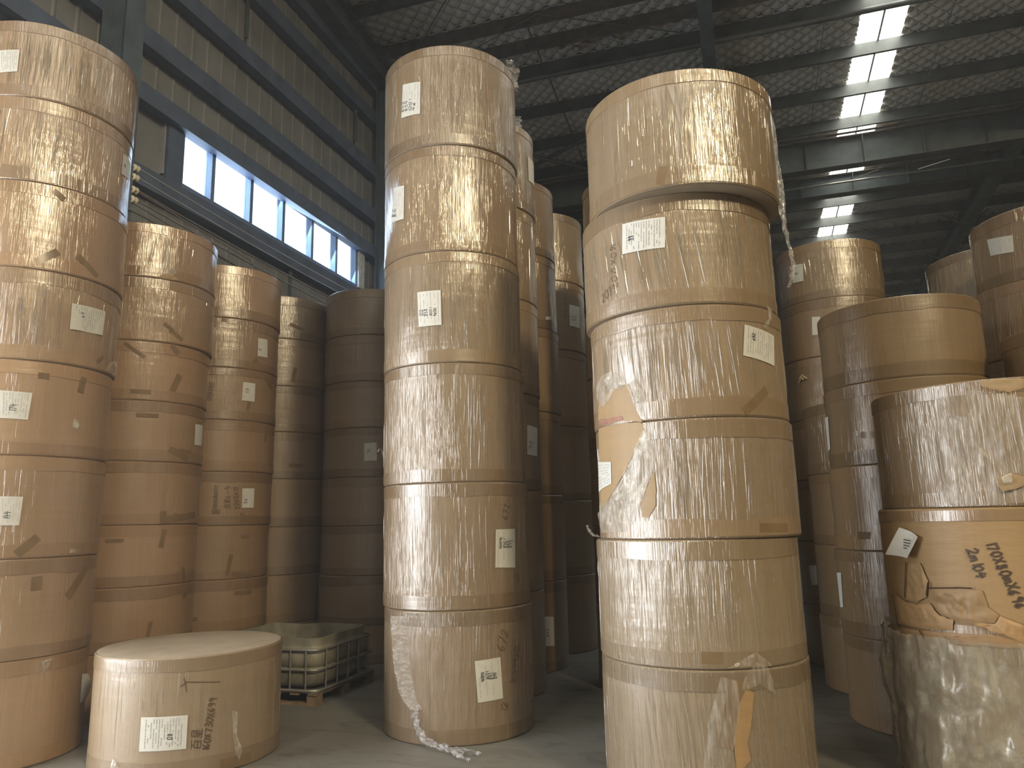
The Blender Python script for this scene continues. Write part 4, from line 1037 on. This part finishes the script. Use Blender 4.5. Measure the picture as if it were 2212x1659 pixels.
# crumpled knots at the tops of two stacks
def plane_at(R_, x, y, rho_):
    v = ray(x, y); t = rho_/hypot(v[0], v[1]); return (v[0]*t-R_.c[0], v[1]*t-R_.c[1], CAMH+v[2]*t-R_.z0)
rc = hypot(*C[0].c)
ribbon([plane_at(C[0], 1099, 130, rc-.1), plane_at(C[0], 1106, 148, rc-.05), plane_at(C[0], 1112, 172, rc), plane_at(C[0], 1114, 195, rc)], [.06, .08, .05, .02], 'film_knot', MAT['clear'], C[0].root, 5, crumple=0.04)
rb = hypot(*B1[0].c)
ribbon([plane_at(B1[0], 1116, 252, rb-.1), plane_at(B1[0], 1120, 262, rb-.1), plane_at(B1[0], 1121, 280, rb-.1)], [.04, .06, .05], 'film_knot', MAT['clear'], B1[0].root, 6, crumple=0.04)
ribbon([plane_at(C[3], 829, 990, rc), plane_at(C[3], 826, 975, rc-.02), plane_at(C[3], 820, 970, rc-.03), plane_at(C[3], 816, 976, rc-.03)], [.01, .012, .012, .006], 'film_tail', MAT['filmthick'], C[3].root, 7, crumple=0.006)
# film hanging off the overhanging top roll of the right-hand stack
rr_ = hypot(*RR[0].c)
ribbon([plane_at(RR[0], 1668, 255, rr_), plane_at(RR[0], 1675, 330, rr_-.02), plane_at(RR[0], 1683, 400, rr_-.05), plane_at(RR[0], 1690, 455, rr_-.08), plane_at(RR[0], 1699, 510, rr_-.08), plane_at(RR[0], 1711, 560, rr_-.08), plane_at(RR[0], 1713, 580, rr_-.08), plane_at(RR[0], 1709, 605, rr_-.08), plane_at(RR[0], 1701, 622, rr_-.08)],
       [.02, .035, .06, .045, .02, .02, .035, .02, .01], 'film_tail', MAT['clear'], RR[0].root, 8, crumple=0.012, nu=5)
ribbon([plane_at(RR[3], 1300, 1160, rr_-.2), plane_at(RR[3], 1285, 1157, rr_-.15), plane_at(RR[3], 1274, 1148, rr_-.1), plane_at(RR[3], 1268, 1134, rr_-.1)], [.05, .035, .02, .012], 'film_tail', MAT['clear'], RR[3].root, 9, crumple=0.01, nu=5)

# ------------------------------------------------------------------ cut-down tank in its cage on a pallet
tk = empty('cut_down_tank', (-4.37, 6.60, 0)); tag(tk, 'dirty cut-open plastic tank in a tube cage on a low wooden pallet behind short roll', 'tank')
hx, hy = 0.60, 0.53
def rrect(hx_, hy_, r_, n_=6):
    out = []
    for (sx, sy, a0_) in ((1, 1, 0), (-1, 1, pi/2), (-1, -1, pi), (1, -1, 1.5*pi)):
        for i in range(n_+1):
            a = a0_+pi/2*i/n_; out.append((sx*(hx_-r_)+r_*cos(a), sy*(hy_-r_)+r_*sin(a)))
    return out
# shell: outside, rim, inside
rows = []
lv = [(0.13, 0.16, .5), (0.145, 0.07, .9), (0.18, 0.035, 1), (0.30, 0.025, 1), (0.315, 0.04, 1), (0.33, 0.025, 1), (0.46, 0.022, 1), (0.47, 0.045, 1), (0.50, 0.05, 1), (0.565, 0.05, 1)]
rings = []
for z, inset, _ in lv:
    ring = []
    for (x, y) in rrect(hx-inset, hy-inset, 0.12, 7):
        ring.append((x, y, z))
    rings.append(ring)
# densify sides with gentle ribs between the bars
def dens(ring, z, inner=0):
    out = []; n_ = len(ring)
    for i in range(n_):
        a, b_ = Vector(ring[i]), Vector(ring[(i+1) % n_]); L = (b_-a).length; k_ = max(1, int(L/0.04))
        for t in range(k_):
            p = a.lerp(b_, t/k_)
            bul = 0.012*abs(sin((p.x*4.2)*pi))*abs(sin(p.y*4.2*pi)) if z < 0.46 else 0
            d_ = 1+bul*(0 if inner else 1)
            zz = p.z+(0.02*noise.noise((p.x*2, p.y*2, 3)) if z > 0.55 else 0)
            out.append((p.x*d_, p.y*d_, zz))
    return out
G = [dens(r_, z) for r_, (z, _, _) in zip(rings, lv)]
base_ring = rrect(hx-0.05, hy-0.05, 0.12, 7)
def scaled(g, s_, z): return [(x*s_, y*s_, z if z is not None else zz) for x, y, zz in g]
n0 = len(G[0])
# all rings share a count because the outline point spacing is the same up to rounding; resample to be safe
def resample(g, N=140):
    pts = [Vector(p) for p in g]; L = [0]
    for i in range(len(pts)): L.append(L[-1]+(pts[(i+1) % len(pts)]-pts[i]).length)
    out = []
    for k_ in range(N):
        s_ = L[-1]*k_/N; i = 0
        while L[i+1] < s_: i += 1
        f = (s_-L[i])/max(1e-9, L[i+1]-L[i]); out.append(tuple(pts[i].lerp(pts[(i+1) % len(pts)], f)))
    return out
G = [resample(g) for g in G]
G.append([(x*0.985, y*0.985, z) for x, y, z in G[-1]])
for z in (0.45, 0.3, 0.16): G.append([(x*0.97, y*0.97, z) for x, y, _ in G[9]])
mb = MB().grid(G, True); mb.f.append(tuple(range(139, -1, -1))); mb.f.append(tuple(len(mb.v)-140+i for i in range(140)))
mb.obj('tank_shell', MAT['tank'], tk, True)
cg = [(x, y) for x, y in rrect(hx+0.0, hy+0.0, 0.10, 6)]
for z in (0.47, 0.30, 0.125):
    MB().tube([(x, y, z) for x, y in cg], 0.011 if z > .2 else 0.014, 8, True).obj('cage_ring', MAT['cage'], tk, True)
for k_ in range(7):
    x = -hx+0.12+k_*(2*hx-0.24)/6
    for s_ in (-1, 1): MB().tube([(x, s_*hy, 0.12), (x, s_*(hy+0.004), 0.47)], 0.008, 8).obj('cage_bar', MAT['cage'], tk, True)
for k_ in range(5):
    y = -hy+0.14+k_*(2*hy-0.28)/4
    for s_ in (-1, 1): MB().tube([(s_*hx, y, 0.12), (s_*(hx+0.004), y, 0.47)], 0.008, 8).obj('cage_bar', MAT['cage'], tk, True)
MB().box((-hx, -hy, 0.105), (hx, hy, 0.12)).obj('tray', MAT['cage'], tk)
# raised figures on the tank side
ls, w_ = text_lines('3313', 0.075, slant=0, jit=0)
mm = MB()
for st in ls:
    P_ = [(hx-0.018, 0.10+x, 0.20+y) for x, y in st]
    mm.tube(P_, 0.005, 5)
mm.obj('raised_figures', MAT['tank'], tk)
pal = tk
for (x, y) in [(sx*(hx-0.06), sy*(hy-0.06)) for sx in (-1, 0, 1) for sy in (-1, 0, 1)]:
    MB().box((x-0.05, y-0.05, 0.018), (x+0.05, y+0.05, 0.088)).obj('pallet_block', MAT['wood'], tk)
for y in (-hy+0.06, 0, hy-0.06): MB().box((-hx, y-0.05, 0), (hx, y+0.05, 0.018)).obj('pallet_board', MAT['wood'], tk)
for i in range(7):
    x = -hx+0.05+i*(2*hx-0.10)/6; MB().box((x-0.045, -hy, 0.088), (x+0.045, hy, 0.104)).obj('pallet_board', MAT['wood'], tk)

# ------------------------------------------------------------------ insulators and cables along the wall
XW = WX+0.55
br = []
for i, (z, lab) in enumerate(((5.90, 'topmost'), (5.78, 'second'), (5.63, 'third'), (5.50, 'lowest'))):
    p = plane(293-i*1.7, (364, 384, 411, 432)[i], (1, 0, 0), XW)
    o = empty('insulator', p); tag(o, 'cream porcelain cable insulator on the wall beside the leftmost stack, %s of four' % lab, 'insulator', 'cable insulators')
    m_ = MB(); P = []
    for (rr2, yy) in ((0.012, -0.035), (0.040, -0.035), (0.045, -0.022), (0.026, -0.008), (0.026, 0.008), (0.045, 0.022), (0.040, 0.035), (0.012, 0.035)):
        P.append([(rr2*cos(2*pi*k_/16), yy, rr2*sin(2*pi*k_/16)) for k_ in range(16)])
    m_.grid(P, True).obj('porcelain_spool', MAT['porcelain'], o, True)
    MB().tube([(0, -0.05, 0), (0, 0.05, 0)], 0.011, 8).obj('pin', MAT['steel'], o)
    MB().box((-(XW-WX)+0.03, 0.045, -0.012), (0.02, 0.057, 0.012)).obj('bracket_arm', MAT['steel'], o)
    # cable
    q = Vector((XW, 13.0, p.z-0.02*(i)))
    pts = []
    for k_ in range(25):
        t = k_/24; pts.append((p.x+0.03, p.y+0.04+(q.y-p.y)*t, p.z+(q.z-p.z)*t-0.14*4*t*(1-t)*0.5))
    tag(MB().tube(pts, 0.0085 if i < 2 else 0.010, 6).obj('cable', MAT['wirelight' if i < 2 else 'wire'], None, True), '%s cable strung from the %s insulator along the wall below the window' % ('pale' if i < 2 else 'dark', lab), 'cable')
p = plane(287, 411, (1, 0, 0), XW)
tag(MB().tube([(p.x+.02, p.y, p.z), (p.x+0.1, 8.1, 5.15), (p.x+0.12, 9.0, 4.7)], 0.009, 6).obj('cable', MAT['wire'], None, True), 'dark slack cable drooping from the third insulator behind the second stack', 'cable')
p = plane(286, 440, (1, 0, 0), XW)
tag(MB().tube([(p.x+.02, p.y, p.z), (p.x+0.1, 8.2, 4.95), (p.x+0.12, 9.3, 4.5)], 0.009, 6).obj('cable', MAT['wire'], None, True), 'dark slack cable drooping from the lowest insulator behind the second stack', 'cable')
p = plane(276, 452, (1, 0, 0), XW)
tag(MB().tube([(p.x+.02, p.y, p.z), (p.x+0.05, 8.0, 5.0), (p.x+0.1, 9.5, 4.6)], 0.012, 6).obj('cable', MAT['wire'], None, True), 'thicker dark cable slanting down below the insulators', 'cable')

# dusty air in the hall
hz = bpy.data.materials.new('dusty_air'); hz.use_nodes = True; nt = hz.node_tree; nt.nodes.clear()
out = nd(nt, 'ShaderNodeOutputMaterial'); vs = nd(nt, 'ShaderNodeVolumeScatter'); vs.inputs['Density'].default_value = 0.0035; vs.inputs['Anisotropy'].default_value = 0.35
vs.inputs['Color'].default_value = (0.95, 0.96, 1.0, 1)
lk(nt, vs.outputs[0], out.inputs['Volume'])
tag(MB().box((WX+0.02, Y0+0.05, 0.01), (XR-0.05, Y1-0.05, 13.0)).obj('dusty_air', hz), 'thin dusty haze hanging in the air of the hall', 'haze', kind='stuff')
